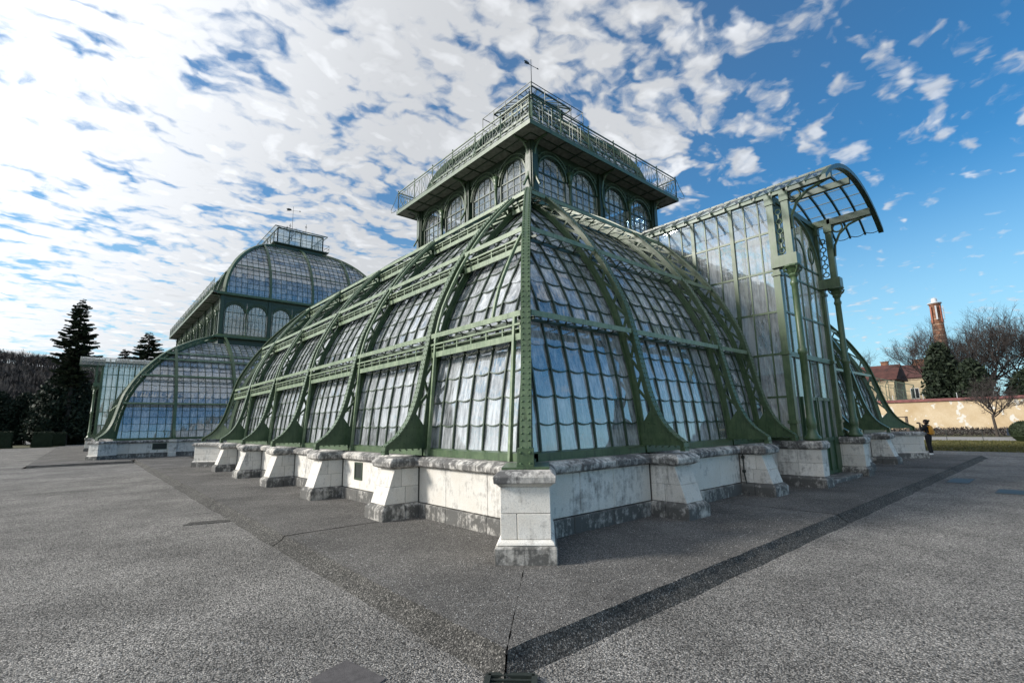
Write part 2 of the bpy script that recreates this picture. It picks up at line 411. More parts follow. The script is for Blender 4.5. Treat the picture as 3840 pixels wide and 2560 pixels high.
COUT = Curve(OUT[:2]+smooth(OUT[2:], 1)); CIN = Curve(smooth(INN, 1))

def sweep(mb, F, u0, u1, C, a0, a1, no, ni, step=.16):
    """a strip between u0 and u1, from ni to no along the curve's normal"""
    rings = []
    for a in C.sample(a0, a1, step):
        p, n = C.at(a); o = p+n*no; i = p+n*ni
        rings.append([F(u0, o.x, o.y), F(u1, o.x, o.y), F(u1, i.x, i.y), F(u0, i.x, i.y)])
    mb.loft(rings)
def corner_frame(P, sx, sy):
    """hip plane: u runs across the diagonal"""
    q = 2**-.5
    return lambda u, d, z: (P[0]+sx*(d+u*q), P[1]+sy*(d-u*q), z)

def make_rib(parent, F, u, C=COUT, CI=CIN, ztop=9.0, a_top=None, ai_top=None, w=.15, foot=True, detail=2, lace=.30, mat='green_paint', name='rib', gz=1.95):
    """riveted lattice rib: flange and web along the outer curve, inner chord at the glass, lacing between, gusset at the foot"""
    a1 = a_top if a_top is not None else C.arc_z(ztop); b1 = ai_top if ai_top is not None else CI.arc_z(min(ztop-.1, CI.p[-1].y))
    mb = MB()
    sweep(mb, F, u-w/2, u+w/2, C, 0, a1, 0, -.028)
    sweep(mb, F, u-.014, u+.014, C, 0, a1, -.026, -.13)
    sweep(mb, F, u-w*.42, u+w*.42, CI, 0, b1, .05, .028)
    sweep(mb, F, u-.014, u+.014, CI, 0, b1, .15, .05)
    if not detail:
        sweep(mb, F, u-.012, u+.012, C, 0, C.arc_z(gz), -.1, -.3)
    rib = mb.build(name, mat, parent)
    if foot:
        g = MB(); N = 9; oz = []
        z0 = 1.10; za = [z0+(gz-z0)*i/N for i in range(N+1)]
        lo = [C.at(C.arc_z(z))[0].x for z in za]; hi = []
        for z in za:
            t = max(0, (z-1.42)/(gz-1.42)); hi.append(CI.at(CI.arc_z(z))[0].x*(1-t)+C.at(C.arc_z(gz))[0].x*t+.0)
        for th in (1,):
            rings = [[F(u-.02, l, z), F(u+.02, l, z), F(u+.02, h, z), F(u-.02, h, z)] for z, l, h in zip(za, lo, hi)]
            g.loft(rings)
        g.box(0, 0, 0, 0, 0, 0) if False else None
        rings = [[F(u-.11, lo[0]-.06, z), F(u+.11, lo[0]-.06, z), F(u+.11, .66, z), F(u-.11, .66, z)] for z in (1.055, 1.105)]
        g.loft(rings)
        g.build('gusset_plate', 'green_dark' if mat == 'green_dark' else 'green_paint', rib)
    if detail:
        zz = gz-.02; a = C.arc_z(zz)+.05; k = 0
        while a + lace < min(a1, C.arc_z(ztop)):
            p0, n0 = C.at(a); p1, n1 = C.at(a+lace)
            q0, m0 = CI.at(CI.arc_z(min(p0.y-.08, CI.p[-1].y))+.04); q1, m1 = CI.at(CI.arc_z(min(p1.y-.08, CI.p[-1].y))+.04)
            A = p0-n0*.10 if k % 2 == 0 else q0+m0*.12; B = q1+m1*.12 if k % 2 == 0 else p1-n1*.10
            if q1.y < CI.p[-1].y-.3:
                l = MB(); l.bar(F(u+.02, A.x, A.y), F(u+.02, B.x, B.y), .055, .022, Vector(F(u+1, 0, 0))-Vector(F(u, 0, 0)))
                l.build('lacing_bar', mat, rib)
            a += lace; k += 1
    if detail > 1:
        rv = MB(); a = .06; RV = .019 if name == 'corner_rib' else .0155
        U = (Vector(F(u+1, 0, 5))-Vector(F(u, 0, 5)))
        while a < a1-.05:
            p, n = C.at(a); nn = Vector(F(u, p.x+n.x, p.y+n.y))-Vector(F(u, p.x, p.y))
            for du in (-w*.29, w*.29): rv.dome(F(u+du, p.x, p.y), nn, RV, RV*.95)
            a += .095
        if foot:
            for z in (1.17, 1.30, 1.43, 1.58, 1.73):
                l = C.at(C.arc_z(z))[0].x+.09; t = max(0, (z-1.42)/(gz-1.42)); h = CI.at(CI.arc_z(z))[0].x*(1-t)+C.at(C.arc_z(gz))[0].x*t-.06
                d = l
                while d < h:
                    for sgn in (-1, 1): rv.dome(F(u+sgn*.019, d, z+rnd.uniform(-.01, .01)), U*sgn, .015, .014)
                    d += .13
        rv.build('rivet_rows', 'rivet_paint', rib, kind='stuff')
    return rib

PANES = []                                    # (size, mesh builder, material, parent)
def glaze(parent, F, L, C, u_list, a0, row, rows, hip=True, skip=None, mat='vault_glass', sag=.05, lap=True, single=True, bar_w=.028, bar_mat='green_dark', lap_name='lap_strips', d_shift=0, seg=6, bars=True, bar_each=True):
    """columns of panes with scalloped lower edges between glazing bars that follow the curve"""
    laps = MB(); rest = MB(); allbars = MB()
    dmin = C.at(0)[0].x
    def cu(u, d):
        if not hip: return u
        lo = d-d_shift; return min(max(u, lo), L-lo)
    for ui in range(len(u_list)-1):
        ua, ub = u_list[ui], u_list[ui+1]
        for r in range(rows):
            b0 = a0+r*row; b1 = b0+row
            if b1 > C.L: b1 = C.L
            if b1-b0 < .08: continue
            pm, _ = C.at(b0)
            lo = pm.x-d_shift
            if hip and (ub <= lo+.03 or ua >= L-lo-.03): continue
            if skip and skip((ua+ub)/2, pm.y): continue
            mb = MB(); pts = []
            for i in range(seg+1):
                t = i/seg; u = ua+(ub-ua)*t; bb = b0-sag*(1-(2*t-1)**2) if r else b0
                p, n = C.at(bb); p = p+n*.012; pts.append(F(cu(u, p.x), p.x, p.y))
            top = []
            for i in range(seg+1):
                t = i/seg; p, n = C.at(b1); u = ua+(ub-ua)*t; top.append(F(cu(u, p.x), p.x, p.y))
            # each pane sits a hair out of true in its putty
            j = rnd.uniform(-.008, .008); j2 = rnd.uniform(-.004, .004)
            n = C.at(b0)[1]; off = Vector(F(0, n.x, n.y))-Vector(F(0, 0, 0))
            pts = [Vector(p)+off*(j*(i/seg)+j2) for i, p in enumerate(pts)]
            mb.add(pts+[Vector(t) for t in top], [(i, i+1, seg+1+i+1, seg+1+i) for i in range(seg)])
            if lap and r and cu(ua, pm.x) == ua and cu(ub, pm.x) == ub:
                ring = []
                for i in range(seg+1):
                    p = pts[i]; t = i/seg; bb = b0-sag*(1-(2*t-1)**2)
                    pq, n = C.at(bb); o = Vector(F(0, n.x, n.y))-Vector(F(0, 0, 0)); tg = Vector(F(0, -n.y, n.x))-Vector(F(0, 0, 0))
                    hh = .011
                    ring.append([p-o*.006-tg*hh, p+o*.012-tg*hh, p+o*.012+tg*hh, p-o*.006+tg*hh])
                laps.loft(ring)
            c = sum((Vector(p) for p in mb.v), Vector())/len(mb.v)
            if single: PANES.append((view_size(c), mb, mat, parent))
            else: rest.add(mb.v, mb.f)
    if bars:
        for u in u_list:
            top = a0+row*rows
            if hip: top = min(top, C.arc_d(min(u, L-u)+d_shift))
            top = min(top, C.L)
            if top-a0 < .15: continue
            segs = [(a0, top)]
            if skip:
                ss = [a for a in C.sample(a0, top, .2) if not skip(u, C.at(a)[0].y)]
                if len(ss) < 2: continue
                segs = [(ss[0], ss[-1])]
            for x, y in segs:
                mb = MB() if bar_each else allbars
                sweep(mb, F, u-bar_w/2, u+bar_w/2, C, x, y, .042, -.02, .25)
                if bar_each: mb.build('glazing_bar', bar_mat, parent)
    if allbars.f: allbars.build('glazing_bars', bar_mat, parent, kind='stuff')
    if laps.f: laps.build(lap_name, bar_mat, parent, kind='stuff')
    if rest.f: rest.build('panes', mat, parent, kind='stuff')

def purlin(parent, F, u0, u1, z, C=COUT, CI=CIN, shade=False, detail=2, mat='green_paint', h=.085, name='purlin'):
    """lattice girder lying level between the outer flanges and the glass, with the slatted roller blind box of the sunny side"""
    p, n = C.at(C.arc_z(z)); q, m = CI.at(CI.arc_z(z-.04)); q = q+m*.05
    mb = MB()
    def pb(a, b, w, hh): mb.hexa([F(*x) for x in ((u0, a.x-w/2, a.y-hh/2), (u0, a.x+w/2, a.y-hh/2), (u0, a.x+w/2, a.y+hh/2), (u0, a.x-w/2, a.y+hh/2))],
                                 [F(*x) for x in ((u1, a.x-w/2, a.y-hh/2), (u1, a.x+w/2, a.y-hh/2), (u1, a.x+w/2, a.y+hh/2), (u1, a.x-w/2, a.y+hh/2))])
    pb(p+Vector((.03, 0)), None, .022, h)
    mb.hexa([F(*x) for x in ((u0, p.x+.02, p.y+h/2-.012), (u0, p.x+.11, p.y+h/2-.012), (u0, p.x+.11, p.y+h/2+.006), (u0, p.x+.02, p.y+h/2+.006))],
            [F(*x) for x in ((u1, p.x+.02, p.y+h/2-.012), (u1, p.x+.11, p.y+h/2-.012), (u1, p.x+.11, p.y+h/2+.006), (u1, p.x+.02, p.y+h/2+.006))])
    o = mb.build(name, 'green_faded_lit', parent)
    m2 = MB(); mb = m2
    pb(Vector((q.x-.01, p.y-.03)), None, .02, .06)
    m2.build('inner_chord', 'green_dark', o)
    if detail:
        lc = MB(); nn = max(2, int((u1-u0)/.22)); st = (u1-u0)/nn
        for i in range(nn):
            a = (p.x+.06, u0+i*st); b = (q.x-.02, u0+(i+1)*st)
            if i % 2: a, b = (a[0], b[1]), (b[0], a[1])
            lc.bar(F(a[1], a[0], p.y+.02), F(b[1], b[0], p.y-.01), .028, .014)
        lc.build('lacing', 'green_dark', o, kind='stuff')
    if shade:
        d = p.x+.035; zt = z-.17; zb = z-.43; L = u1-u0; s = MB()
        def strip(za, zb_, ua=u0, ub=u1, t=.02): s.hexa([F(ua, d-t, za), F(ua, d+t, za), F(ua, d+t, zb_), F(ua, d-t, zb_)], [F(ub, d-t, za), F(ub, d+t, za), F(ub, d+t, zb_), F(ub, d-t, zb_)])
        strip(zb, zb+.105, t=.018); strip(zt-.02, zt+.012, t=.03); strip(zt-.085, zt-.072)
        nn = max(2, round(L/.44))
        for i in range(nn+1):
            uu = u0+(L-.03)*i/nn; strip(zb+.1, zt-.01, uu, uu+.03, .014)
        s.build('blind_box_front', 'green_faded_lit', o)
        r = MB(); r.tube([F(u0+.05, d+.10, z-.28), F(u1-.05, d+.10, z-.28)], .065, 8); r.build('blind_roll', 'green_dark', o)
        for uu in (u0+.01, u1-.01):
            e = MB(); e.tube([F(uu-.01, d+.10, z-.28), F(uu+.01, d+.10, z-.28)], .10, 10); e.build('roller_bearing', 'green_dark', o)
    return o

# ------------------------------------------------------------------ stone piers and plinth wall
def pier(parent, F, u, hw=.27, split=True):
    """battered pier: plinth, two courses of blocks, weathered cap"""
    def fr(d0, d1, w, z): return [F(u-w, d0, z), F(u+w, d0, z), F(u+w, d1, z), F(u-w, d1, z)]
    core = MB(); core.loft([fr(-.36, .30, hw-.012, .02), fr(-.17, .30, hw-.012, .90)])
    o = core.build('pier', 'mortar', parent)
    b = MB(); b.loft([fr(-.46, -.02, hw+.085, -.02), fr(-.46, -.02, hw+.085, .19), fr(-.40, -.02, hw+.03, .255)]); bevel(b.build('base_block', 'limestone_base', o))
    b = MB(); b.loft([fr(-.015, .27, hw+.085, -.02), fr(-.015, .27, hw+.085, .19), fr(-.015, .27, hw+.03, .255)]); bevel(b.build('base_block', 'limestone_base', o))
    def sl(z): return -.385+(z-.255)/(.86-.255)*.19
    zs = [.258, .545, .548, .858]
    cut = (.02, -.06)
    for i in range(2):
        za, zb = zs[2*i], zs[2*i+1]; c = cut[i]
        s1 = MB(); s1.loft([fr(sl(za), c-.003, hw, za), fr(sl(zb), c-.003, hw, zb)]); bevel(s1.build('shaft_block', 'limestone', o), .006)
        s2 = MB(); s2.loft([fr(c+.003, .28, hw, za), fr(c+.003, .28, hw, zb)]); bevel(s2.build('shaft_block', 'limestone', o), .006)
    c = MB(); c.loft([fr(-.24, .262, hw+.02, .86), fr(-.33, .262, hw+.09, .90), fr(-.345, .262, hw+.105, .985), fr(-.27, .262, hw+.05, 1.05)]); bevel(c.build('cap', 'limestone_cap', o))
    return o
def plinth_wall(parent, F, u0, u1, n=3, vent=None, dz=0):
    v0 = u0+.07; v1 = u1-.07; core = MB(); core.hexa([F(v0, .34, -.02), F(v1, .34, -.02), F(v1, 1.0, -.02), F(v0, 1.0, -.02)], [F(v0, .34, .9), F(v1, .34, .9), F(v1, 1.0, .9), F(v0, 1.0, .9)])
    o = core.build('plinth_wall', 'mortar', parent)
    cuts = [u0+(u1-u0)*(i+(rnd.uniform(-.12, .12) if 0 < i < n else 0))/n for i in range(n+1)]
    for a, b in zip(cuts, cuts[1:]):
        m = MB(); m.hexa([F(a+.003, .30, .25), F(b-.003, .30, .25), F(b-.003, .5, .25), F(a+.003, .5, .25)], [F(a+.003, .30, .868), F(b-.003, .30, .868), F(b-.003, .5, .868), F(a+.003, .5, .868)])
        bevel(m.build('wall_block', 'limestone', o), .006)
    cuts = [u0+(u1-u0)*(i+(rnd.uniform(-.15, .15) if 0 < i < n else 0))/n for i in range(n+1)]
    for a, b in zip(cuts, cuts[1:]):
        m = MB(); m.hexa([F(a+.003, .255, -.02), F(b-.003, .255, -.02), F(b-.003, .5, -.02), F(a+.003, .5, -.02)], [F(a+.003, .255, .235), F(b-.003, .255, .235), F(b-.003, .5, .247), F(a+.003, .5, .247)])
        bevel(m.build('base_block', 'limestone_base', o), .008)
    cuts = [u0+(u1-u0)*(i+(rnd.uniform(-.12, .12) if 0 < i < n else 0))/n for i in range(n+1)]
    for a, b in zip(cuts, cuts[1:]):
        m = MB(); m.loft([[F(a+.003, d, z), F(b-.003, d, z), F(b-.003, .95, z), F(a+.003, .95, z)] for d, z in ((.27, .87), (.20, .90), (.19, .985), (.30, 1.05+dz))])
        bevel(m.build('coping_block', 'limestone_cap', o), .008)
    if vent:
        v = MB(); f = MB()
        a, b = vent; z0, z1 = .48, .80
        v.hexa([F(a, .296, z0), F(b, .296, z0), F(b, .36, z0), F(a, .36, z0)], [F(a, .296, z1), F(b, .296, z1), F(b, .36, z1), F(a, .36, z1)])
        vo = v.build('vent_opening', 'dark_iron', o)
        for x0, x1, y0, y1 in ((a-.03, a+.01, z0-.03, z1+.03), (b-.01, b+.03, z0-.03, z1+.03), (a+.01, b-.01, z0-.03, z0+.01), (a+.01, b-.01, z1-.01, z1+.03)):
            f.hexa([F(x0, .284, y0), F(x1, .284, y0), F(x1, .31, y0), F(x0, .31, y0)], [F(x0, .284, y1), F(x1, .284, y1), F(x1, .31, y1), F(x0, .31, y1)])
        f.build('vent_frame', 'green_dark', vo)
    return o
def sill_rail(parent, F, u0, u1, mat='green_paint'):
    m = MB(); m.loft([[F(u, d, z) for d, z in ((.52, 1.05), (.52, 1.17), (.60, 1.19), (.72, 1.19), (.72, 1.05))] for u in (u0, u1)])
    return m.build('sill_rail', mat, parent)

# ------------------------------------------------------------------ clerestory, balcony, upper roof
def arch_window(parent, F, uc, hw, d, sill, spring, mat='window_glass', cols=4, rows=3, detail=2):
    """round-headed window: frame, glazing bars and its panes"""
    fr = MB(); N = 10; top = spring+hw
    arc = [(uc+hw*math.cos(math.pi*i/N), spring+hw*math.sin(math.pi*i/N)) for i in range(N+1)]
    pts = [(uc+hw, sill)]+arc+[(uc-hw, sill)]
    fr.loft([[F(uc+(a-uc)*k, d+dd, (z if k == 1 else min(z, spring+(z-spring)*k if z > spring else z))) for k, dd in ((1, -.05), (1, .05), (.93, .05), (.93, -.05))] for a, z in pts])
    fr.bar(F(uc-hw, d, sill), F(uc+hw, d, sill), .09, .07)
    fr.bar(F(uc-hw, d, spring), F(uc+hw, d, spring), .05, .05)
    w = fr.build('clerestory_window', 'green_dark', parent)
    mu = MB()
    for i in range(1, cols):
        u = uc-hw+2*hw*i/cols; zt = spring+math.sqrt(max(0, hw*hw-(u-uc)**2))
        mu.bar(F(u, d, sill), F(u, d, zt), .045 if i in (1, cols-1) else .022, .03)
    for j in range(1, rows): mu.bar(F(uc-hw, d, sill+(spring-sill)*j/rows), F(uc+hw, d, sill+(spring-sill)*j/rows), .02, .022)
    if detail > 1:
        mu.tube([F(uc+hw*.62*math.cos(math.pi*i/8), d, spring+hw*.62*math.sin(math.pi*i/8)) for i in range(9)], .012, 4)
    mu.build('glazing_bars', 'green_dark', w)
    g = MB(); seg = 10
    for i in range(cols):
        u0 = uc-hw+2*hw*i/cols; u1 = uc-hw+2*hw*(i+1)/cols
        for j in range(rows):
            z0 = sill+(spring-sill)*j/rows; z1 = sill+(spring-sill)*(j+1)/rows
            g.add([F(u0, d+.012, z0), F(u1, d+.012, z0), F(u1, d+.012, z1), F(u0, d+.012, z1)], [(0, 1, 2, 3)])
    vs = [F(uc, d+.012, spring)]+[F(a, d+.012, z) for a, z in arc]
    g.add(vs, [(0, i, i+1) for i in range(1, N+1)])
    g.build('pane', mat, w)
    return w, arc

def clerestory(parent, F, L, c, nb, z0, sill, spring, zt, hwin, balcony=True, ov=.85, detail=2, zb=None, cols=4, glass_mat='window_glass', rail=True):
    bw = (L-2*c)/nb
    base = MB(); base.hexa([F(c-.10, c-.12, z0), F(L-c+.10, c-.12, z0), F(L-c+.10, c+.1, z0), F(c-.10, c+.1, z0)], [F(c-.1, c-.1, sill), F(L-c+.1, c-.1, sill), F(L-c+.1, c+.1, sill), F(c-.1, c+.1, sill)])
    base.hexa([F(c-.06, c-.06, zt-.32), F(L-c+.06, c-.06, zt-.32), F(L-c+.06, c+.08, zt-.32), F(c-.06, c+.08, zt-.32)], [F(c-.06, c-.06, zt), F(L-c+.06, c-.06, zt), F(L-c+.06, c+.08, zt), F(c-.06, c+.08, zt)])
    wall = base.build('clerestory_frame', 'green_dark', parent)
    for i in range(nb+1):
        u = c+bw*i
        p = MB(); w = .16 if 0 < i < nb else .19
        p.hexa([F(u-w, c-.09, sill-.3), F(u+w, c-.09, sill-.3), F(u+w, c+.1, sill-.3), F(u-w, c+.1, sill-.3)], [F(u-w, c-.09, zt), F(u+w, c-.09, zt), F(u+w, c+.1, zt), F(u-w, c+.1, zt)])
        for s in (-1, 1): p.bar(F(u+s*(w-.03), c-.11, sill-.3), F(u+s*(w-.03), c-.11, zt), .05, .05)
        po = p.build('pilaster', 'green_dark', wall)
        if balcony:
            b = MB(); e = c-ov+.06
            pts = [(e, zt+.0), (c-.42, zt-.10), (c-.24, zt-.32), (c-.17, zt-.62), (c-.16, zt-1.0), (c-.22, zt-1.35), (c-.42, zt-1.75)]
            b.loft([[F(u-.035, d, z), F(u+.035, d, z), F(u+.035, d+.045, z-.03), F(u-.035, d+.045, z-.03)] for d, z in pts])
            b.bar(F(u, c-.12, zt-.05), F(u, e, zt-.05), .05, .07)
            b.build('scroll_bracket', 'green_paint', wall)
    for i in range(nb):
        ua = c+bw*i
        for j in range(2):
            uc = ua+bw*(.265 if j == 0 else .735)
            w, arc = arch_window(wall, F, uc, hwin, c+.03, sill, spring, glass_mat, cols, 3, detail)
            e0 = ua+(.16 if j == 0 else bw/2); e1 = ua+(bw/2 if j == 0 else bw-.16)
            s = MB(); full = [(min(e1, uc+hwin), spring)]+arc+[(max(e0, uc-hwin), spring)]
            topz = zt-.3
            for dd in (0,):
                rings = []
                for a, z in arc:
                    uu = uc+(a-uc)*((e1-uc)/hwin if a > uc else (uc-e0)/hwin)
                    rings.append([F(a, c-.02, z), F(uu, c-.02, topz), F(uu, c+.03, topz), F(a, c+.03, z)])
                s.loft(rings)
                s.loft([[F(uc+hwin, c-.02, spring), F(e1, c-.02, spring), F(e1, c-.02, topz), F(uc+hwin, c-.02, spring+.01)], [F(uc+hwin, c+.03, spring), F(e1, c+.03, spring), F(e1, c+.03, topz), F(uc+hwin, c+.03, spring+.01)]])
            s.build('spandrel', 'green_dark', wall)
            t = MB()
            t.tube([F(uc+(a-uc)*1.04, c-.06, spring+(z-spring)*1.04) for a, z in arc], .028, 5)
            t.tube([F(uc+(a-uc)*1.24, c-.07, spring+(z-spring)*1.24) for a, z in arc[2:-2]], .022, 5)
            X = (Vector(F(1, 0, 0))-Vector(F(0, 0, 0)))
            if detail > 1:
                for an in (40, 65, 115, 140): t.ring(F(uc+hwin*1.14*math.cos(R(an)), c-.07, spring+hwin*1.14*math.sin(R(an))), X, (0, 0, 1), .055, .014, 8, 4)
            t.build('arch_trim', 'green_paint', w)
        um = ua+bw/2
        cl = MB(); P = F(um, c-.10, 0)
        cl.lathe((P[0], P[1], 0), [(.075, sill-.2), (.075, sill), (.05, sill+.06), (.05, spring-.12), (.075, spring-.10), (.075, spring-.06), (.055, spring-.05), (.09, spring+.18), (.15, spring+.38)], 8)
        if detail > 1:
            X = (Vector(F(1, 0, 0))-Vector(F(0, 0, 0))); cl.ring(F(um, c-.10, spring+.62), X*.6, (0, 0, 1.25), .11, .016, 12, 5)
        cl.build('window_column', 'green_paint', wall, smooth=True)
    zb = zb or zt
    e = c-ov
    if balcony:
        s = MB(); s.hexa([F(e, e, zb), F(L-e, e, zb), F(L-c, c, zb), F(c, c, zb)], [F(e, e, zb+.05), F(L-e, e, zb+.05), F(L-c, c, zb+.05), F(c, c, zb+.05)])
        s.build('balcony_soffit', 'soffit_boards', wall)
        f = MB(); f.hexa([F(e-.03, e-.03, zb-.04), F(L-e+.03, e-.03, zb-.04), F(L-e, e, zb-.04), F(e, e, zb-.04)], [F(e-.03, e-.03, zb+.12), F(L-e+.03, e-.03, zb+.12), F(L-e, e, zb+.12), F(e, e, zb+.12)])
        f.build('balcony_fascia', 'green_paint', wall)
        nj = nb*4; j = MB()
        for i in range(1, nj):
            u = c+(L-2*c)*i/nj; j.bar(F(u, e+.02, zb-.012), F(u, c, zb-.012), .03, .05)
        j.bar(F(e+.4, e+.4, zb-.014), F(L-e-.4, e+.4, zb-.014), .03, .03)
        j.build('soffit_joists', 'green_dark', wall)
        if rail: railing(parent, F, e+.03, L-e-.03, e+.03, zb+.12, nb*2+2, detail)
    return wall
def railing(parent, F, u0, u1, d, z, n, detail=2, h=.95):
    rl = MB(); st = (u1-u0)/n
    for zz, r in ((z+h, .02), (z+h-.13, .012), (z+.10, .012)): rl.bar(F(u0, d, zz), F(u1, d, zz), r*2, r*2)
    o = rl.build('balcony_railing', 'green_paint', parent)
    pm = None
    for i in range(n+1):
        p = MB(); u = u0+st*i; P = F(u, d, 0)
        p.lathe((P[0], P[1], 0), [(.024, z-.02), (.024, z+h+.03), (.012, z+h+.04), (.034, z+h+.08), (.012, z+h+.12)], 6)
        p.build('railing_post', 'green_paint', o)
    for i in range(n):
        x = MB(); a = u0+st*i; b = a+st
        m = (a+b)/2; zt = z+h-.13; zl = z+.10
        for k in (.30, .40, .60, .70): x.bar(F(a+st*k, d, zl), F(a+st*k, d, zt), .014, .014)
        for s0, s1 in ((0, .30), (.70, 1)):
            x.bar(F(a+st*s0, d, zl), F(a+st*s1, d, zt), .014, .012); x.bar(F(a+st*s1, d, zl), F(a+st*s0, d, zt), .014, .012)
        x.bar(F(a+st*.40, d, zl), F(a+st*.60, d, zt), .012, .01); x.bar(F(a+st*.60, d, zl), F(a+st*.40, d, zt), .012, .01)
        x.build('railing_panel', 'green_paint', o)
    return o

class Pav:
    """plan of a pavilion with its four sides as frames (u along the side, d inward, z up)"""
    def __init__(s, x0, y0, x1, y1):
        s.x0, s.y0, s.x1, s.y1 = x0, y0, x1, y1; s.LX = x1-x0; s.LY = y1-y0
        s.south = lambda u, d, z: (x0+u, y0+d, z)
        s.west = lambda u, d, z: (x0+d, y0+u, z)
        s.north = lambda u, d, z: (x0+u, y1-d, z)
        s.east = lambda u, d, z: (x1-d, y0+u, z)

def flush_panes(limit):
    """the panes that show largest become objects of their own, the rest one part"""
    PANES.sort(key=lambda t: -t[0])
    rest = {}
    for i, (sz, mb, mat, par) in enumerate(PANES):
        if i < limit and sz > 0: mb.build('pane', mat, par)
        else:
            r = rest.setdefault((mat, par), MB()); r.add(mb.v, mb.f)
    for (mat, par), r in rest.items(): r.build('panes', mat, par, kind='stuff')
    PANES.clear()

def upper_roof(parent, P, c, prof, ncol, row, nbx, nby, detail=1, sides=('south', 'west'), mat='vault_glass', ribw=.1):
    C = Curve(smooth(prof, 1)); C2 = Curve([(a+.10, b-.04) for a, b in smooth(prof, 1)])
    for nm in ('south', 'west', 'north', 'east'):
        F = getattr(P, nm); L = P.LX if nm in ('south', 'north') else P.LY; nb = nbx if nm in ('south', 'north') else nby
        n = ncol*nb; ul = [c+(L-2*c)*i/n for i in range(n+1)]
        glaze(parent, F, L, C2, ul, 0, row, int(C2.L/row)+1, True, None, mat, .03, detail > 0 and nm in sides, False, .024, 'green_dark', 'lap_strips', 0, 3, True, False)
        if nm in sides:
            for i in range(0, nb+1):
                u = c+(L-2*c)*i/nb
                if i in (0, nb): continue
                m = MB(); top = min(C.L, C.arc_d(min(u, L-u)))
                sweep(m, F, u-ribw/2, u+ribw/2, C, 0, top, .10, -.05)
                m.build('roof_rib', 'green_paint', parent)
            for fr in (.33, .66):
                p, nrm = C.at(C.L*fr); m = MB(); q = p+nrm*.05
                m.bar(F(q.x, q.x, q.y), F(L-q.x, q.x, q.y), .06, .07); m.build('roof_purlin', 'green_paint', parent)
    for (cx, cy, sx, sy) in ((P.x0, P.y0, 1, 1), (P.x0, P.y1, 1, -1), (P.x1, P.y0, -1, 1), (P.x1, P.y1, -1, -1)):
        F = corner_frame((cx, cy), sx, sy); m = MB(); sweep(m, F, -ribw*.7, ribw*.7, C, 0, C.L, .10, -.08); m.build('hip_rib', 'green_paint', parent)
    return C

# ================================================================== the near pavilion
S = 6*SP
near = thing('palm_house_pavilion', 'nearest green iron and glass palm house pavilion standing on white stone piers', 'greenhouse', (S/2, S/2, 0))
NP = Pav(0, 0, S, S)
PX0, PX1 = 9.08, 12.56                          # side walls of the entrance porch
def porch_gap(u, z): return PX0-.05 < u < PX1+.05 and z < 7.75
cols = [i*SP/8 for i in range(49)]
ROW = .445; A0 = CIN.arc_z(1.19)
glaze(near, NP.south, S, CIN, cols, A0, ROW, 21, True, porch_gap)
glaze(near, NP.west, S, CIN, cols, A0, ROW, 21, True, None)
glaze(near, NP.north, S, CIN, [i*SP/8 for i in range(0, 49, 2)], A0, ROW*3, 8, True, None, single=False, lap=False, sag=0, seg=1, bar_each=False)
glaze(near, NP.east, S, CIN, [i*SP/8 for i in range(0, 49, 2)], A0, ROW*3, 8, True, None, single=False, lap=False, sag=0, seg=1, bar_each=False)

def rib_top(u, L, C): return C.arc_d(min(min(u, L-u), 6.3))
for k in range(1, 6):
    make_rib(near, NP.west, k*SP, a_top=rib_top(k*SP, S, COUT), ai_top=CIN.arc_d(min(min(k, 6-k)*SP, 6.4)), ztop=min(9.0, COUT.at(rib_top(k*SP, S, COUT))[0].y), detail=2 if k < 5 else 1)
for k in (1, 2, 2.45, 3.62, 4, 5):
    make_rib(near, NP.south, k*SP, a_top=rib_top(k*SP, S, COUT), ai_top=CIN.arc_d(min(min(k, 6-k)*SP, 6.4)), ztop=min(9.0, COUT.at(rib_top(k*SP, S, COUT))[0].y), detail=2 if k < 3 else 1)
DOUT = Curve([(-.16, 1.06), (-.155, 1.24), (-.10, 1.42), (-.02, 1.62)]+smooth([(.12, 1.9), (.28, 2.2), (.42, 2.5), (.50, 2.80), (.62, 3.40), (.75, 3.92), (.95, 4.36), (1.18, 4.84), (1.42, 5.24), (1.88, 5.93), (2.38, 6.53), (2.83, 7.0), (3.6, 7.62), (4.5, 8.2), (5.5, 8.75), (6.5, 9.2)], 1))
q45 = 2**-.5
for (cx, cy, sx, sy, dt) in ((0, 0, 1, 1, 2), (0, S, 1, -1, 1), (S, 0, -1, 1, 1)):
    F = corner_frame((cx, cy), sx, sy)
    make_rib(near, F, 0, DOUT if dt == 2 else COUT, CIN, 9.1, w=.155, detail=dt, lace=.36, name='corner_rib', foot=True)
if True:                                       # riveted shoe of the corner rib
    F = corner_frame((0, 0), 1, 1); m = MB(); rv = MB()
    m.loft([[F(-.105, -.19, z), F(.105, -.19, z), F(.105, .0, z), F(-.105, .0, z)] for z in (1.06, 1.30)])
    sh = m.build('rib_shoe', 'green_paint', near)
    for z in (1.11, 1.25):
        for u in (-.06, .06): rv.dome(F(u, -.19, z), Vector(F(0, -1, 0))-Vector(F(0, 0, 0)), .022, .022)
    rv.build('bolt_heads', 'rivet_paint', sh)
    m = MB(); m.loft([[F(-.30, -.24, z), F(.30, -.24, z), F(.30, .35, z), F(-.30, .35, z)] for z in (1.048, 1.075)]); m.build('bearing_plate', 'green_paint', near)

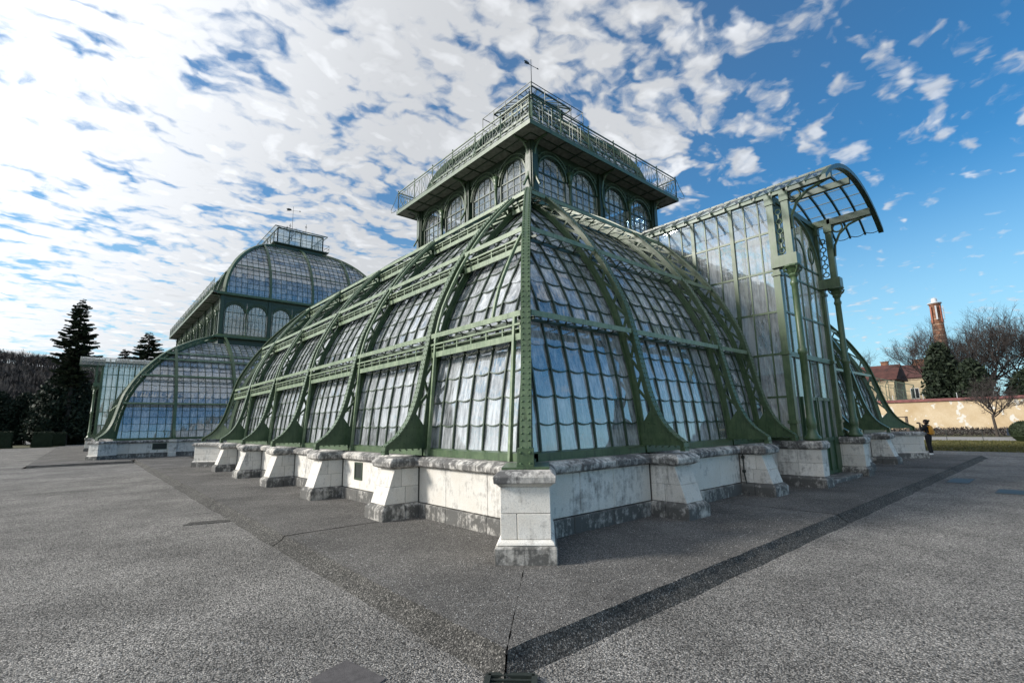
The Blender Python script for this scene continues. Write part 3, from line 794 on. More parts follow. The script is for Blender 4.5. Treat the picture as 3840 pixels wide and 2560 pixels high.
def spans(F, L, z, positions, C=COUT):
    d = C.at(C.arc_z(z))[0].x; pos = [d+.06]+[p for p in positions if d+.1 < p < L-d-.1]+[L-d-.06]
    return list(zip(pos, pos[1:]))
for z in (3.36, 5.26, 7.0):
    for a, b in spans(NP.west, S, z, [k*SP for k in range(1, 6)]):
        purlin(near, NP.west, a+.085, b-.085, z, shade=True)
    for a, b in spans(NP.south, S, z, [k*SP for k in (1, 2, 2.45, 3.62, 4, 5)]):
        if a > 2.4*SP and b < 3.7*SP: continue
        purlin(near, NP.south, a+.085, b-.085, z, shade=False)
# guide rails of the blinds on the sunny side
for k in range(0, 6):
    u = .92 if k == 0 else k*SP-.235
    m = MB(); m.bar(NP.west(u, .50, 1.05), NP.west(u, .66, 3.33), .05 if k == 0 else .045, .06, (1, 0, 0)); m.build('blind_rail', 'green_faded_lit', near)
    pts = [COUT.at(a)[0] for a in COUT.sample(COUT.arc_z(3.4), COUT.arc_z(5.2 if k == 0 else 6.9), .3)]
    m = MB(); u = 1.5 if k == 0 else u
    for p, q in zip(pts, pts[1:]): m.bar(NP.west(u, p.x+.04, p.y), NP.west(u, q.x+.04, q.y), .045, .05, (1, 0, 0))
    m.build('blind_rail', 'green_faded_lit', near)
# stonework
for k in range(1, 6):
    pier(near, NP.west, k*SP)
for k in (1, 2, 4, 5):
    pier(near, NP.south, k*SP)
for k in range(6):
    a = .30 if k == 0 else k*SP+.27; b = S-.3 if k == 5 else (k+1)*SP-.27
    plinth_wall(near, NP.west, a, b, 3, (k*SP+2.2, k*SP+2.55) if k == 1 else None, -.004)
    sill_rail(near, NP.west, .52 if k == 0 else k*SP+.03, S-.52 if k == 5 else (k+1)*SP-.03)
    if k in (2, 3):
        a, b = (a, 8.87) if k == 2 else (12.97, b)
    plinth_wall(near, NP.south, a, b, 3 if k not in (2, 3) else 1, (k*SP+.55, k*SP+.90) if k == 1 else None)
    sill_rail(near, NP.south, .52 if k == 0 else k*SP+.03, S-.52 if k == 5 else (8.9 if k == 2 else (k+1)*SP-.03)) if k != 3 else sill_rail(near, NP.south, 12.8, 4*SP-.03)
def corner_pier(parent, P, sx, sy):
    F = corner_frame(P, sx, sy); q = 2**.5
    def fr(d0, d1, w, z): return [F(-w, d0/q, z), F(w, d0/q, z), F(w, d1/q, z), F(-w, d1/q, z)]
    core = MB(); core.loft([fr(-.53, .78, .29, .0), fr(-.53, .78, .29, .9)]); o = core.build('corner_pier', 'mortar', parent)
    for prof, nm, mt in ((((-.63, .3675, -.03), (-.63, .3675, .185), (-.60, .345, .20)), 'base_block', 'limestone_base'), (((-.60, .345, .203), (-.585, .34, .235), (-.55, .305, .262)), 'base_moulding', 'limestone')):
        m = MB(); m.loft([fr(d, .80, w, z) for d, w, z in prof]); bevel(m.build(nm, mt, o), .01)
    m = MB(); m.loft([[F(-.30, -.545/q, z), F(-.105, -.545/q, z), F(-.105, .80/q, z), F(-.30, .80/q, z)] for z in (.265, .553)]); bevel(m.build('shaft_block', 'limestone', o), .006)
    m = MB(); m.loft([[F(-.099, -.545/q, z), F(.30, -.545/q, z), F(.30, .80/q, z), F(-.099, .80/q, z)] for z in (.265, .553)]); bevel(m.build('shaft_block', 'limestone', o), .006)
    m = MB(); m.loft([fr(-.545, .80, .30, .559), fr(-.545, .80, .30, .862)]); bevel(m.build('shaft_block', 'limestone', o), .006)
    m = MB(); m.loft([fr(-.55, .80, .305, .863), fr(-.60, .80, .345, .905)]); bevel(m.build('cap_moulding', 'limestone', o), .005)
    m = MB(); m.loft([fr(-.625, .80, .37, .907), fr(-.635, .80, .38, .99), fr(-.56, .80, .32, 1.045)]); bevel(m.build('cap', 'limestone_cap', o), .01)
corner_pier(near, (0, 0), 1, 1); corner_pier(near, (0, S), 1, -1); corner_pier(near, (S, 0), -1, 1)
# upper storey
CL = 6.75
for nm, dt in (('south', 2), ('west', 2), ('north', 0), ('east', 0)):
    clerestory(near, getattr(NP, nm), S, CL, 2, 8.3, 9.75, 10.62, 11.62, .74, True, .85, dt)
C_up = upper_roof(near, NP, CL, [(6.9, 11.72), (6.95, 12.6), (7.2, 13.4), (7.7, 14.15), (8.3, 14.75), (8.85, 15.15)], 8, .42, 2, 2)
# flashing where the vault meets the upper storey
def flashing(parent, P):
  for nm in ('south', 'west'):
    F = getattr(P, nm); S = P.LX if nm == 'south' else P.LY; m = MB(); m.hexa([F(6.2, 6.2, 9.0), F(S-6.2, 6.2, 9.0), F(S-6.7, 6.7, 9.28), F(6.7, 6.7, 9.28)], [F(6.2, 6.2, 9.14), F(S-6.2, 6.2, 9.14), F(S-6.7, 6.7, 9.4), F(6.7, 6.7, 9.4)]); m.build('flashing', 'green_paint', parent)
flashing(near, NP)
def lantern(parent, cx, cy, hx, hy, z0, z1, over, louver=True, plat=.45, rail_h=.5, npx=3, npy=3):
    P = Pav(cx-hx, cy-hy, cx+hx, cy+hy)
    m = MB(); m.box(cx-hx-plat, cx+hx+plat, cy-hy-plat, cy+hy+plat, z0-.1, z0)
    lan = m.build('lantern', 'green_dark', parent)
    for F, L, n in ((P.south, 2*hx, npx), (P.west, 2*hy, npy), (P.north, 2*hx, npx), (P.east, 2*hy, npy)):
        fr = MB()
        for i in range(n+1): fr.bar(F(L*i/n, 0, z0), F(L*i/n, 0, z1), .09, .09)
        for z in (z0+.05, z1-.05): fr.bar(F(0, 0, z), F(L, 0, z), .08, .10)
        fr.build('lantern_frame', 'green_dark', lan)
        for i in range(n):
            a, b = L*i/n+.05, L*(i+1)/n-.05
            if louver and i == n//2:
                lv = MB(); k = int((z1-z0-.2)/.09)
                for j in range(k):
                    z = z0+.13+j*.09; lv.hexa([F(a, -.03, z), F(b, -.03, z), F(b, .03, z+.06), F(a, .03, z+.06)], [F(a, -.03, z+.012), F(b, -.03, z+.012), F(b, .03, z+.072), F(a, .03, z+.072)])
                lv.build('louvre', 'green_dark', lan)
            else:
                g = MB(); g.add([F(a, 0, z0+.1), F(b, 0, z0+.1), F(b, 0, z1-.1), F(a, 0, z1-.1)], [(0, 1, 2, 3)]); g.build('pane', 'window_glass', lan)
                g = MB(); g.bar(F((a+b)/2, 0, z0), F((a+b)/2, 0, z1), .025, .03); g.build('glazing_bar', 'green_dark', lan)
    # shallow hipped glass roof on a projecting frame
    e = over; Q = Pav(cx-hx-e, cy-hy-e, cx+hx+e, cy+hy+e); zr = z1+.02; ap = z1+.55
    fr = MB(); g = MB()
    rx = max(0, hx-hy); ry = max(0, hy-hx)
    A = [(Q.x0, Q.y0, zr), (Q.x1, Q.y0, zr), (Q.x1, Q.y1, zr), (Q.x0, Q.y1, zr)]
    T = [(cx-rx-.02, cy-ry-.02, ap), (cx+rx+.02, cy-ry-.02, ap), (cx+rx+.02, cy+ry+.02, ap), (cx-rx-.02, cy+ry+.02, ap)]
    for i in range(4):
        j = (i+1) % 4; fr.bar(A[i], A[j], .05, .06); fr.bar(A[i], T[i], .05, .05); fr.bar(T[i], T[j], .05, .05)
        n = 7
        for k in range(1, n):
            p = Vector(A[i]).lerp(Vector(A[j]), k/n); q = Vector(T[i]).lerp(Vector(T[j]), k/n); fr.bar(p, q, .025, .03)
        g.add([A[i], A[j], T[j], T[i]], [(0, 1, 2, 3)])
    fr.build('lantern_roof_frame', 'green_dark', lan); g.build('lantern_roof_glass', 'canopy_glass', lan)
    rl = MB(); pw = plat+.0
    B = [(cx-hx-pw, cy-hy-pw), (cx+hx+pw, cy-hy-pw), (cx+hx+pw, cy+hy+pw), (cx-hx-pw, cy+hy+pw)]
    for i in range(4):
        a, b = B[i], B[(i+1) % 4]
        for zz in (z0+rail_h, z0+rail_h*.5): rl.bar((*a, zz), (*b, zz), .025, .025)
        for k in range(4): p = Vector(a).lerp(Vector(b), k/4); rl.bar((p.x, p.y, z0), (p.x, p.y, z0+rail_h), .025, .025)
    rl.build('lantern_railing', 'green_dark', lan)
    return lan, ap
lan, ap = lantern(near, S/2+.05, S/2+.05, 1.0, 1.0, 15.25, 16.6, .34, True, .72, 1.15)
def finial(parent, c, z, h, vane_az, curls=4, s=1.0):
    f = MB(); f.lathe((c[0], c[1], z), [(.07, -.5), (.07, 0), (.13, .04), (.13, .12), (.06, .16), (.05, .4), (.022, .5), (.014, h)], 8)
    for i in range(curls):
        a = i*2*math.pi/curls+.3; d = Vector((math.cos(a), math.sin(a), 0)); b = Vector((c[0], c[1], z))
        f.tube([b+d*.03+Vector((0, 0, .25*s)), b+d*.10*s+Vector((0, 0, .45*s)), b+d*.24*s+Vector((0, 0, .55*s)), b+d*.36*s+Vector((0, 0, .52*s))], .014, 5)
    o = f.build('finial', 'dark_iron', parent, smooth=True)
    d = Vector((math.cos(vane_az), math.sin(vane_az), 0)); z0 = z+h*.86; b = Vector((c[0], c[1], z0)); v = MB()
    v.tube([b-d*.42*s, b+d*.40*s], .014, 5)
    v.loft([[b+d*x*s+Vector((0, 0, zz*s))+Vector((-d.y, d.x, 0))*t for x, zz in ((.08, .0), (.14, .10), (.30, .13), (.44, .07), (.34, .0), (.42, -.06), (.25, -.05))] for t in (-.008, .008)])
    v.loft([[b-d*x*s+Vector((0, 0, zz*s))+Vector((-d.y, d.x, 0))*t for x, zz in ((.36, .0), (.40, .045), (.50, .0), (.40, -.045))] for t in (-.008, .008)])
    v.build('weather_vane', 'dark_iron', o)
finial(near, (S/2+.05, S/2+.05), ap, 2.35, R(175))
# lightning rods along the balcony
for (x, y) in ((5.9, S-5.9), (S-5.9, 5.9)):
    m = MB(); o = Vector((x, y, 11.7)); d = Vector((-1, 1, 0)).normalized() if x < y else Vector((1, -1, 0)).normalized()
    m.tube([o+Vector((0, 0, .95)), o+d*.10+Vector((0, 0, .6)), o+d*.30+Vector((0, 0, .12)), o+d*.28+Vector((0, 0, -.02)), o+d*.16+Vector((0, 0, .02)), o+d*.05+Vector((0, 0, .1))], .013, 5); m.build('rail_scroll', 'green_paint', near)

# ------------------------------------------------------------------ entrance porch on the right-hand side
def porch(parent, F, xc, half, zs, detail=2, back=4.2, panes=True, glass_mat='porch_glass', fr_y=-.10, col_y=-.50):
    """tall glazed porch under a shallow barrel roof; F(u, d, z) with u centred on xc"""
    X = lambda u, d, z: F(xc+u, d, z)
    k = MB()                                    # main frame: side posts, sill and top beams
    for s in (-1, 1):
        k.bar(X(s*half, -.58, 7.68), X(s*half, back, 7.68), .14, .20)
        for d in (fr_y, .97, 2.14, 3.3):
            if d > 2.9 and True: continue
            k.bar(X(s*half, d, 1.10), X(s*half, d, 7.6), .10, .10)
        k.bar(X(s*half, fr_y, 1.12), X(s*half, 1.3, 1.12), .12, .10)
    k.bar(X(-half, fr_y, 7.62), X(half, fr_y, 7.62), .12, .16)
    o = k.build('entrance_porch', 'green_paint', parent)
    zt = [1.12, 2.19, 3.30, 4.42, 5.53, 6.61, 7.60]
    # side walls
    ds = [fr_y, .21, .59, .97, 1.37, 1.75, 2.14, 2.52, 2.94, 3.32, 3.7]
    for s in (-1, 1):
        for d in ds[1:]:
            if d in (.97, 2.14): continue
            zl = CINz(d)-.15
            if zl > 7.4: continue
            m = MB(); m.bar(X(s*half, d, max(1.12, zl)), X(s*half, d, 7.6), .035, .05); m.build('glazing_bar', 'green_paint', o)
        for z in zt[1:-1]:
            dm = min(3.7, max(.4, COUTd(z)+.1)); m = MB(); m.bar(X(s*half, fr_y, z), X(s*half, dm, z), .04, .05); m.build('transom', 'green_paint', o)
        for a, b in zip(ds, ds[1:]):
            for z0, z1 in zip(zt, zt[1:]):
                if z1 < CINz((a+b)/2)-.1: continue
                j = rnd.uniform(-.004, .004)
                g = MB(); g.add([X(s*half+j, a+.01, z0+.01), X(s*half-j, b-.01, z0+.01), X(s*half, b-.01, z1-.01), X(s*half+j, a+.01, z1-.01)], [(0, 1, 2, 3)]); g.build('pane', glass_mat, o)
    # front screen with a round-headed centre light
    us = [-half+.10, -half*.66, -half*.33, 0, half*.33, half*.66, half-.10]
    def zarch(u): return 5.9+1.62*math.sqrt(max(0, 1-(u/half)**2))
    for i, u in enumerate(us):
        m = MB(); m.bar(X(u, fr_y, 1.1 if abs(u) > half*.5 else 2.2), X(u, fr_y, zarch(u)), .05 if i in (0, 6, 2, 4) else .032, .055); m.build('glazing_bar', 'green_paint', o)
    for z in (3.30, 4.45, 5.53, 6.05):
        m = MB(); m.bar(X(-half, fr_y, z), X(half, fr_y, z), .11 if z == 3.30 else .045, .13 if z == 3.30 else .05); m.build('transom', 'green_paint', o)
    ar = MB(); ar.tube([X(half*.97*math.cos(math.pi*i/18), fr_y-.03, 5.9+1.62*math.sin(math.pi*i/18)) for i in range(19)], .055, 6)
    ar.tube([X(half*.34*math.cos(math.pi*i/12), fr_y-.03, 6.0+.85*math.sin(math.pi*i/12)) for i in range(13)], .028, 5)
    for s in (-1, 1): ar.ring(X(s*half*.62, fr_y-.03, 6.55), Vector(X(1, 0, 0))-Vector(X(0, 0, 0)), (0, 0, 1.3), .2, .025, 14, 5)
    ar.build('arch_tracery', 'green_paint', o)
    sp = MB()
    for i in range(18):
        a0, a1 = math.pi*i/18, math.pi*(i+1)/18
        u0, u1 = half*math.cos(a0), half*math.cos(a1)
        sp.loft([[X(u0, fr_y-.02, 5.9+1.64*math.sin(a0)), X(u0, fr_y+.02, 5.9+1.64*math.sin(a0)), X(u0, fr_y+.02, 7.55), X(u0, fr_y-.02, 7.55)], [X(u1, fr_y-.02, 5.9+1.64*math.sin(a1)), X(u1, fr_y+.02, 5.9+1.64*math.sin(a1)), X(u1, fr_y+.02, 7.55), X(u1, fr_y-.02, 7.55)]])
    sp.build('spandrel', 'green_dark', o)
    zz = [1.1, 2.2, 3.3, 4.45, 5.53, 6.05]
    uu = [-half+.05]+us[1:-1]+[half-.05]
    for a, b in zip(uu, uu[1:]):
        for z0, z1 in zip(zz, zz[1:]):
            if z0 < 2 and a > -half*.6 and b < half*.6: continue
            g = MB(); g.add([X(a+.01, fr_y+.01, z0), X(b-.01, fr_y+.01, z0), X(b-.01, fr_y+.01, z1), X(a+.01, fr_y+.01, z1)], [(0, 1, 2, 3)]); g.build('pane', glass_mat, o)
        g = MB(); g.add([X(a+.01, fr_y+.01, 6.05), X(b-.01, fr_y+.01, 6.05), X(b-.01, fr_y+.01, zarch(b)), X(a+.01, fr_y+.01, zarch(a))], [(0, 1, 2, 3)]); g.build('pane', glass_mat, o)
    # door leaves with solid lower panels
    for s in (-1, 1):
        d = MB(); a, b = (s*.03, s*half*.64) if s > 0 else (-half*.64, -.03)
        d.hexa([X(a, fr_y-.03, .10), X(b, fr_y-.03, .10), X(b, fr_y+.03, .10), X(a, fr_y+.03, .10)], [X(a, fr_y-.03, 1.06), X(b, fr_y-.03, 1.06), X(b, fr_y+.03, 1.06), X(a, fr_y+.03, 1.06)])
        for x in (a+.04, (a+b)/2, b-.04): d.bar(X(x, fr_y-.035, .1), X(x, fr_y-.035, 2.2), .07, .05)
        for z in (.16, 1.06, 2.16): d.bar(X(a, fr_y-.035, z), X(b, fr_y-.035, z), .05, .09)
        do = d.build('door', 'green_door', o)
        h = MB(); h.tube([X((.12 if s > 0 else -.12), fr_y-.09, 1.0), X((.24 if s > 0 else -.24), fr_y-.09, 1.0)], .012, 6); h.build('door_handle', 'steel', o)
        g = MB(); g.add([X(a, fr_y, 1.1), X(b, fr_y, 1.1), X(b, fr_y, 2.14), X(a, fr_y, 2.14)], [(0, 1, 2, 3)]); g.build('door_pane', glass_mat, o)
        sp = MB(); x0, x1 = (half*.66, half) if s > 0 else (-half, -half*.66)
        sp.hexa([X(x0, fr_y-.02, .1), X(x1, fr_y-.02, .1), X(x1, fr_y+.02, .1), X(x0, fr_y+.02, .1)], [X(x0, fr_y-.02, 1.1), X(x1, fr_y-.02, 1.1), X(x1, fr_y+.02, 1.1), X(x0, fr_y+.02, 1.1)]); sp.build('side_panel', 'green_door', o)
    # free-standing columns, square posts above the capitals, brackets, roof
    for s in (-1, 1):
        P = X(s*half, col_y, 0); c = MB()
        c.lathe((P[0], P[1], 0), [(.19, 1.10), (.19, 1.17), (.13, 1.24), (.10, 1.38), (.115, 1.42), (.115, 1.60), (.09, 1.66), (.085, 3.22), (.11, 3.25), (.11, 3.36), (.085, 3.39), (.078, 5.02), (.10, 5.06), (.10, 5.12), (.078, 5.15), (.08, 5.26)], 14)
        co = c.build('column', 'green_paint', o, smooth=True)
        cp = MB(); cp.lathe((P[0], P[1], 0), [(.085, 5.24), (.12, 5.30), (.10, 5.34), (.17, 5.43), (.13, 5.45), (.21, 5.52), (.21, 5.56)], 10)
        for a in range(4):
            an = math.pi/4+a*math.pi/2; cp.tube([(P[0]+.10*math.cos(an), P[1]+.10*math.sin(an), 5.33), (P[0]+.20*math.cos(an), P[1]+.20*math.sin(an), 5.42), (P[0]+.235*math.cos(an), P[1]+.235*math.sin(an), 5.50), (P[0]+.19*math.cos(an), P[1]+.19*math.sin(an), 5.49)], .022, 5)
        cp.build('capital', 'green_paint', co)
        b = MB(); b.hexa([X(s*half-.15, col_y-.17, 5.56), X(s*half+.15, col_y-.17, 5.56), X(s*half+.15, fr_y+.06, 5.56), X(s*half-.15, fr_y+.06, 5.56)], [X(s*half-.15, col_y-.17, 5.86), X(s*half+.15, col_y-.17, 5.86), X(s*half+.15, fr_y+.06, 5.86), X(s*half-.15, fr_y+.06, 5.86)])
        for d in (col_y, fr_y-.02):
            b.bar(X(s*half, d, 5.8), X(s*half, d, 7.6), .17, .15); b.bar(X(s*half, d, 7.34), X(s*half, d, 7.58), .22, .20)
        for i in range(5):
            zc = 6.02+i*.27; b.ring(X(s*half, (col_y+fr_y)/2, zc), (Vector(X(0, 1, 0))-Vector(X(0, 0, 0))), (0, 0, 1), .075, .018, 10, 5)
            if i < 4: b.bar(X(s*half, (col_y+fr_y)/2, zc+.08), X(s*half, (col_y+fr_y)/2, zc+.19), .03, .03)
        b.build('upper_post', 'green_paint', o)
        ps = MB(); ps.bar(X(s*half, fr_y-.02, 1.1), X(s*half, fr_y-.02, 5.6), .17, .17)
        for z in (1.16, 1.55, 3.3, 5.4): ps.bar(X(s*half, fr_y-.02, z-.04), X(s*half, fr_y-.02, z+.04), .23, .23)
        ps.build('corner_post', 'green_paint', o)
        br = MB(); e = col_y
        br.tube([X(s*half, e-.10, 6.55), X(s*half, e-.13, 6.9), X(s*half, e-.28, 7.22), X(s*half, e-.55, 7.44), X(s*half, e-1.0, 7.56)], .035, 6)
        br.ring(X(s*half, e-.25, 7.43), (Vector(X(0, 1, 0))-Vector(X(0, 0, 0))), (0, 0, 1), .13, .028, 14, 5)
        br.bar(X(s*half, e, 7.66), X(s*half, e-1.12, 7.66), .14, .20); br.build('roof_bracket', 'green_dark', o)
    kb = MB(); kb.bar(X(0, -1.6, 8.06), X(0, fr_y, 8.06), .12, .16); kb.build('ridge_beam', 'green_dark', o)
    Rr = 4.1; hw = 2.62; zap = 8.24
    def zr(u): return zap-(Rr-math.sqrt(Rr*Rr-u*u))
    nb = int((back+1.65)/.40); 
    for i in range(nb+1):
        d = -1.65+i*.40*1.0
        m = MB(); n = 16; w = .05 if i else .13; lim = hw
        us_ = [-lim+2*lim*j/n for j in range(n+1)]
        m.loft([[X(u, d-w/2, zr(u)+.03), X(u, d+w/2, zr(u)+.03), X(u, d+w/2, zr(u)-.04-(.05 if not i else 0)), X(u, d-w/2, zr(u)-.04-(.05 if not i else 0))] for u in us_])
        m.build('roof_rib', 'green_dark', o)
    rows = 11; la = MB()
    for i in range(nb):
        d0 = -1.65+i*.40+.02; d1 = d0+.36
        for j in range(rows):
            u0 = -hw+2*hw*j/rows; u1 = -hw+2*hw*(j+1)/rows
            g = MB(); g.add([X(u0, d0, zr(u0)+.028), X(u0, d1, zr(u0)+.028), X(u1, d1, zr(u1)+.028), X(u1, d0, zr(u1)+.028)], [(0, 1, 2, 3)])
            g.build('roof_pane', 'canopy_glass', o)
            if j: la.bar(X(u0, d0, zr(u0)+.03), X(u0, d1, zr(u0)+.03), .022, .02)
        for s in (-1, 1): la.tube([X(s*hw, d0, zr(hw)+.03), X(s*(hw+.05), d0+.09, zr(hw)+.0), X(s*(hw+.06), d0+.18, zr(hw)-.01), X(s*(hw+.05), d0+.27, zr(hw)), X(s*hw, d1, zr(hw)+.03)], .014, 4)
    la.build('roof_lap_strips', 'green_dark', o, kind='stuff')
    return o
def CINz(d): return CIN.at(CIN.arc_d(d))[0].y if d > .64 else 1.1
def COUTd(z): return COUT.at(COUT.arc_z(z))[0].x
XC = (PX0+PX1)/2; HALF = (PX1-PX0)/2
po = porch(near, NP.south, XC, HALF, 7.3)
def pedestal(parent, F, u0, u1, d0, d1):
    def fr(e, z, b=True): return [F(u0-e, d0-e, z), F(u1+e, d0-e, z), F(u1+e, d1, z), F(u0-e, d1, z)]
    m = MB(); m.loft([fr(-.012, 0), fr(-.012, .95)]); o = m.build('pedestal', 'mortar', parent)
    m = MB(); m.loft([fr(.06, -.02), fr(.06, .19), fr(.0, .25)]); bevel(m.build('base_block', 'limestone_base', o))
    dm = d0+(d1-d0)*.45
    for za, zb in ((.255, .56), (.565, .885)):
        a = MB(); a.loft([[F(u0, d0, z), F(u1, d0, z), F(u1, dm-.003, z), F(u0, dm-.003, z)] for z in (za, zb)]); bevel(a.build('shaft_block', 'limestone', o), .006)
        a = MB(); a.loft([[F(u0, dm+.003, z), F(u1, dm+.003, z), F(u1, d1, z), F(u0, d1, z)] for z in (za, zb)]); bevel(a.build('shaft_block', 'limestone', o), .006)
    m = MB(); m.loft([fr(.01, .888), fr(.06, .92), fr(.07, 1.02), fr(.03, 1.09)]); bevel(m.build('cap', 'limestone_cap', o))
pedestal(near, NP.south, 8.93, 9.33, -.70, .50); pedestal(near, NP.south, 12.42, 12.86, -.70, .50)
m = MB(); m.box(9.42, 12.33, -.62, .3, -.02, .09); bevel(m.build('door_step', 'limestone_base', near), .015)

# lightning conductor down the second pier of the right-hand side
m = MB(); u = 2*SP-.29
m.tube([(u, .24, 1.02), (u, .20, .84), (u, .20, .45), (u-.02, .16, .25), (u-.06, .10, .02)], .014, 6)
for z in (.80, .50): m.tube([(u, .17, z), (u, .23, z)], .03, 8)
m.build('conductor_pipe', 'dark_iron', near)

# ================================================================== the central pavilion behind
X0, Y0 = -3.5, 33.6; NX, NY = 8, 11
MP = Pav(X0, Y0, X0+NX*SP, Y0+NY*SP)
cent = thing('central_palm_house_pavilion', 'larger central glass pavilion behind, with domed upper roof and roof lantern', 'greenhouse', (X0+NX*SP/2, Y0+NY*SP/2, 0))
LX, LY = MP.LX, MP.LY
c8 = [i*SP/8 for i in range(NX*8+1)]
glaze(cent, MP.south, LX, CIN, c8[:5*8+1], A0, ROW, 21, True, None, single=False, seg=3, bar_w=.034, bar_each=False)
glaze(cent, MP.south, LX, CIN, c8[40::4], A0, ROW*3, 8, True, None, single=False, lap=False, sag=0, seg=1, bar_each=False)
glaze(cent, MP.west, LY, CIN, [i*SP/8 for i in range(0, NY*8+1, 1)], A0, ROW*2, 11, True, None, single=False, lap=False, sag=0, seg=1, bar_each=False)
glaze(cent, MP.north, LX, CIN, c8[::4], A0, ROW*3, 8, True, None, single=False, lap=False, sag=0, seg=1, bar_each=False)
glaze(cent, MP.east, LY, CIN, [i*SP/2 for i in range(NY*2+1)], A0, ROW*3, 8, True, None, single=False, lap=False, sag=0, seg=1, bar_each=False)
for k in range(1, 5):
    make_rib(cent, MP.south, k*SP, a_top=rib_top(k*SP, LX, COUT), ai_top=CIN.arc_d(min(k*SP, 6.4)), ztop=9.0, detail=0, w=.17, gz=1.6)
for k in range(1, NY):
    if k in (5, 6): continue
    make_rib(cent, MP.west, k*SP, a_top=rib_top(min(k, NY-k)*SP, LY, COUT), ai_top=CIN.arc_d(min(min(k, NY-k)*SP, 6.4)), ztop=9.0, detail=1 if k < 3 else 0, lace=.4)
make_rib(cent, corner_frame((X0, Y0), 1, 1), 0, COUT, CIN, 9.1, w=.17, detail=2, name='corner_rib')
for z in (3.36, 5.26, 6.5, 7.0):
    for a, b in spans(MP.south, LX, z, [k*SP for k in range(1, 6)])[:5]: purlin(cent, MP.south, a+.09, min(b, 5*SP)-.09, z, detail=1, h=.10)
    for a, b in spans(MP.west, LY, z, [k*SP for k in range(1, NY)])[:6]: purlin(cent, MP.west, a+.09, b-.09, z, detail=0)
for k in range(0, 5):
    plinth_wall(cent, MP.south, .30 if k == 0 else k*SP+.2, (k+1)*SP-.2, 3, (.30+2.2, .30+2.9) if k == 0 else None); sill_rail(cent, MP.south, .5 if k == 0 else k*SP+.03, (k+1)*SP-.03)
    if k:
        m = MB(); F = MP.south; u = k*SP
        m.loft([[F(u-.22, d, z), F(u+.22, d, z), F(u+.22, .5, z), F(u-.22, .5, z)] for d, z in ((.16, -.02), (.16, .23), (.22, .25), (.22, .87), (.14, .90), (.14, 1.0), (.22, 1.05))]); m.build('pilaster_block', 'limestone', cent)
for k in range(NY):
    plinth_wall(cent, MP.west, .30 if k == 0 else k*SP+.27, (k+1)*SP-.27, 2, None, -.004)
    if k and k not in (5, 6): pier(cent, MP.west, k*SP)
corner_pier(cent, (X0, Y0), 1, 1)
ZB = 12.62
for nm, nb in (('south', 4), ('west', 7), ('north', 4), ('east', 7)):
    F = getattr(MP, nm); L = LX if nm in ('south', 'north') else LY
    clerestory(cent, F, L, CL, nb, 8.2, 9.35, 11.25, ZB, .74, nm != 'south', .85, 1 if nm in ('south', 'west') else 0, cols=5, rail=nm == 'west')
flashing(cent, MP)
F = MP.south
m = MB(); m.hexa([F(CL-.9, CL-.45, ZB), F(LX-CL+.9, CL-.45, ZB), F(LX-CL+.9, CL+.1, ZB), F(CL-.9, CL+.1, ZB)], [F(CL-.9, CL-.45, ZB+.2), F(LX-CL+.9, CL-.45, ZB+.2), F(LX-CL+.9, CL+.1, ZB+.2), F(CL-.9, CL+.1, ZB+.2)]); m.build('cornice', 'green_paint', cent)
upper_roof(cent, MP, CL, [(6.85, 12.7), (6.9, 13.6), (7.1, 14.6), (7.55, 15.8), (8.3, 17.0), (9.2, 18.0), (10.2, 18.8), (11.2, 19.35), (11.9, 19.62)], 8, .46, 4, 7, 1, ('south', 'west'), 'vault_glass', .17)
F = MP.south
xm, ym = (MP.x0+MP.x1)/2, (MP.y0+MP.y1)/2
lan2, ap2 = lantern(cent, xm+.1, ym, 2.25, 2.25+(LY-LX)/2, 19.9, 21.6, .35, False, .5, .7, 4, 12)
m = MB(); m.box(xm-2.45, xm+2.6, ym-2.45-(LY-LX)/2, ym+2.45+(LY-LX)/2, 19.45, 19.79); m.build('lantern_curb', 'green_dark', cent)
finial(cent, (xm, 48.3), 22.1, 3.4, R(160), 6, 1.6)
for i, (dx, dz) in enumerate(((-.9, .75), (-.6, 1.0), (-.3, 1.35), (.35, .9), (.7, .8), (1.05, .75), (1.35, 1.7))):
    m = MB(); m.tube([(xm+dx, 48.0, 22.0), (xm+dx, 48.0, 22.0+dz)], .02, 5); m.ring((xm+dx, 48.0, 22.0+dz*.8), (1, 0, 0), (0, 0, 1), .09, .02, 8, 4); m.build('ridge_ornament', 'dark_iron', cent)
m = MB(); m.bar((xm-.9, 48, 22.35), (xm+1.4, 48, 22.55), .03, .03); m.build('ridge_rail', 'dark_iron', cent)
# porch in the middle of the long side, built in the west frame
porch(cent, MP.west, LY/2, HALF, 7.3)
pedestal(cent, MP.west, LY/2-HALF-.2, LY/2-HALF+.2, -.70, .5); pedestal(cent, MP.west, LY/2+HALF-.2, LY/2+HALF+.2, -.70, .5)
flush_panes(300)

# ------------------------------------------------------------------ earth floors inside the two glasshouses
m = MB(); m.add([(1, 1, .03), (S-1, 1, .03), (S-1, S-1, .03), (1, S-1, .03)], [(0, 1, 2, 3)]); m.build('earth_floor', 'soil', near)
m = MB(); m.add([(X0+1, Y0+1, .03), (X0+LX-1, Y0+1, .03), (X0+LX-1, Y0+LY-1, .03), (X0+1, Y0+LY-1, .03)], [(0, 1, 2, 3)]); m.build('earth_floor', 'soil', cent)

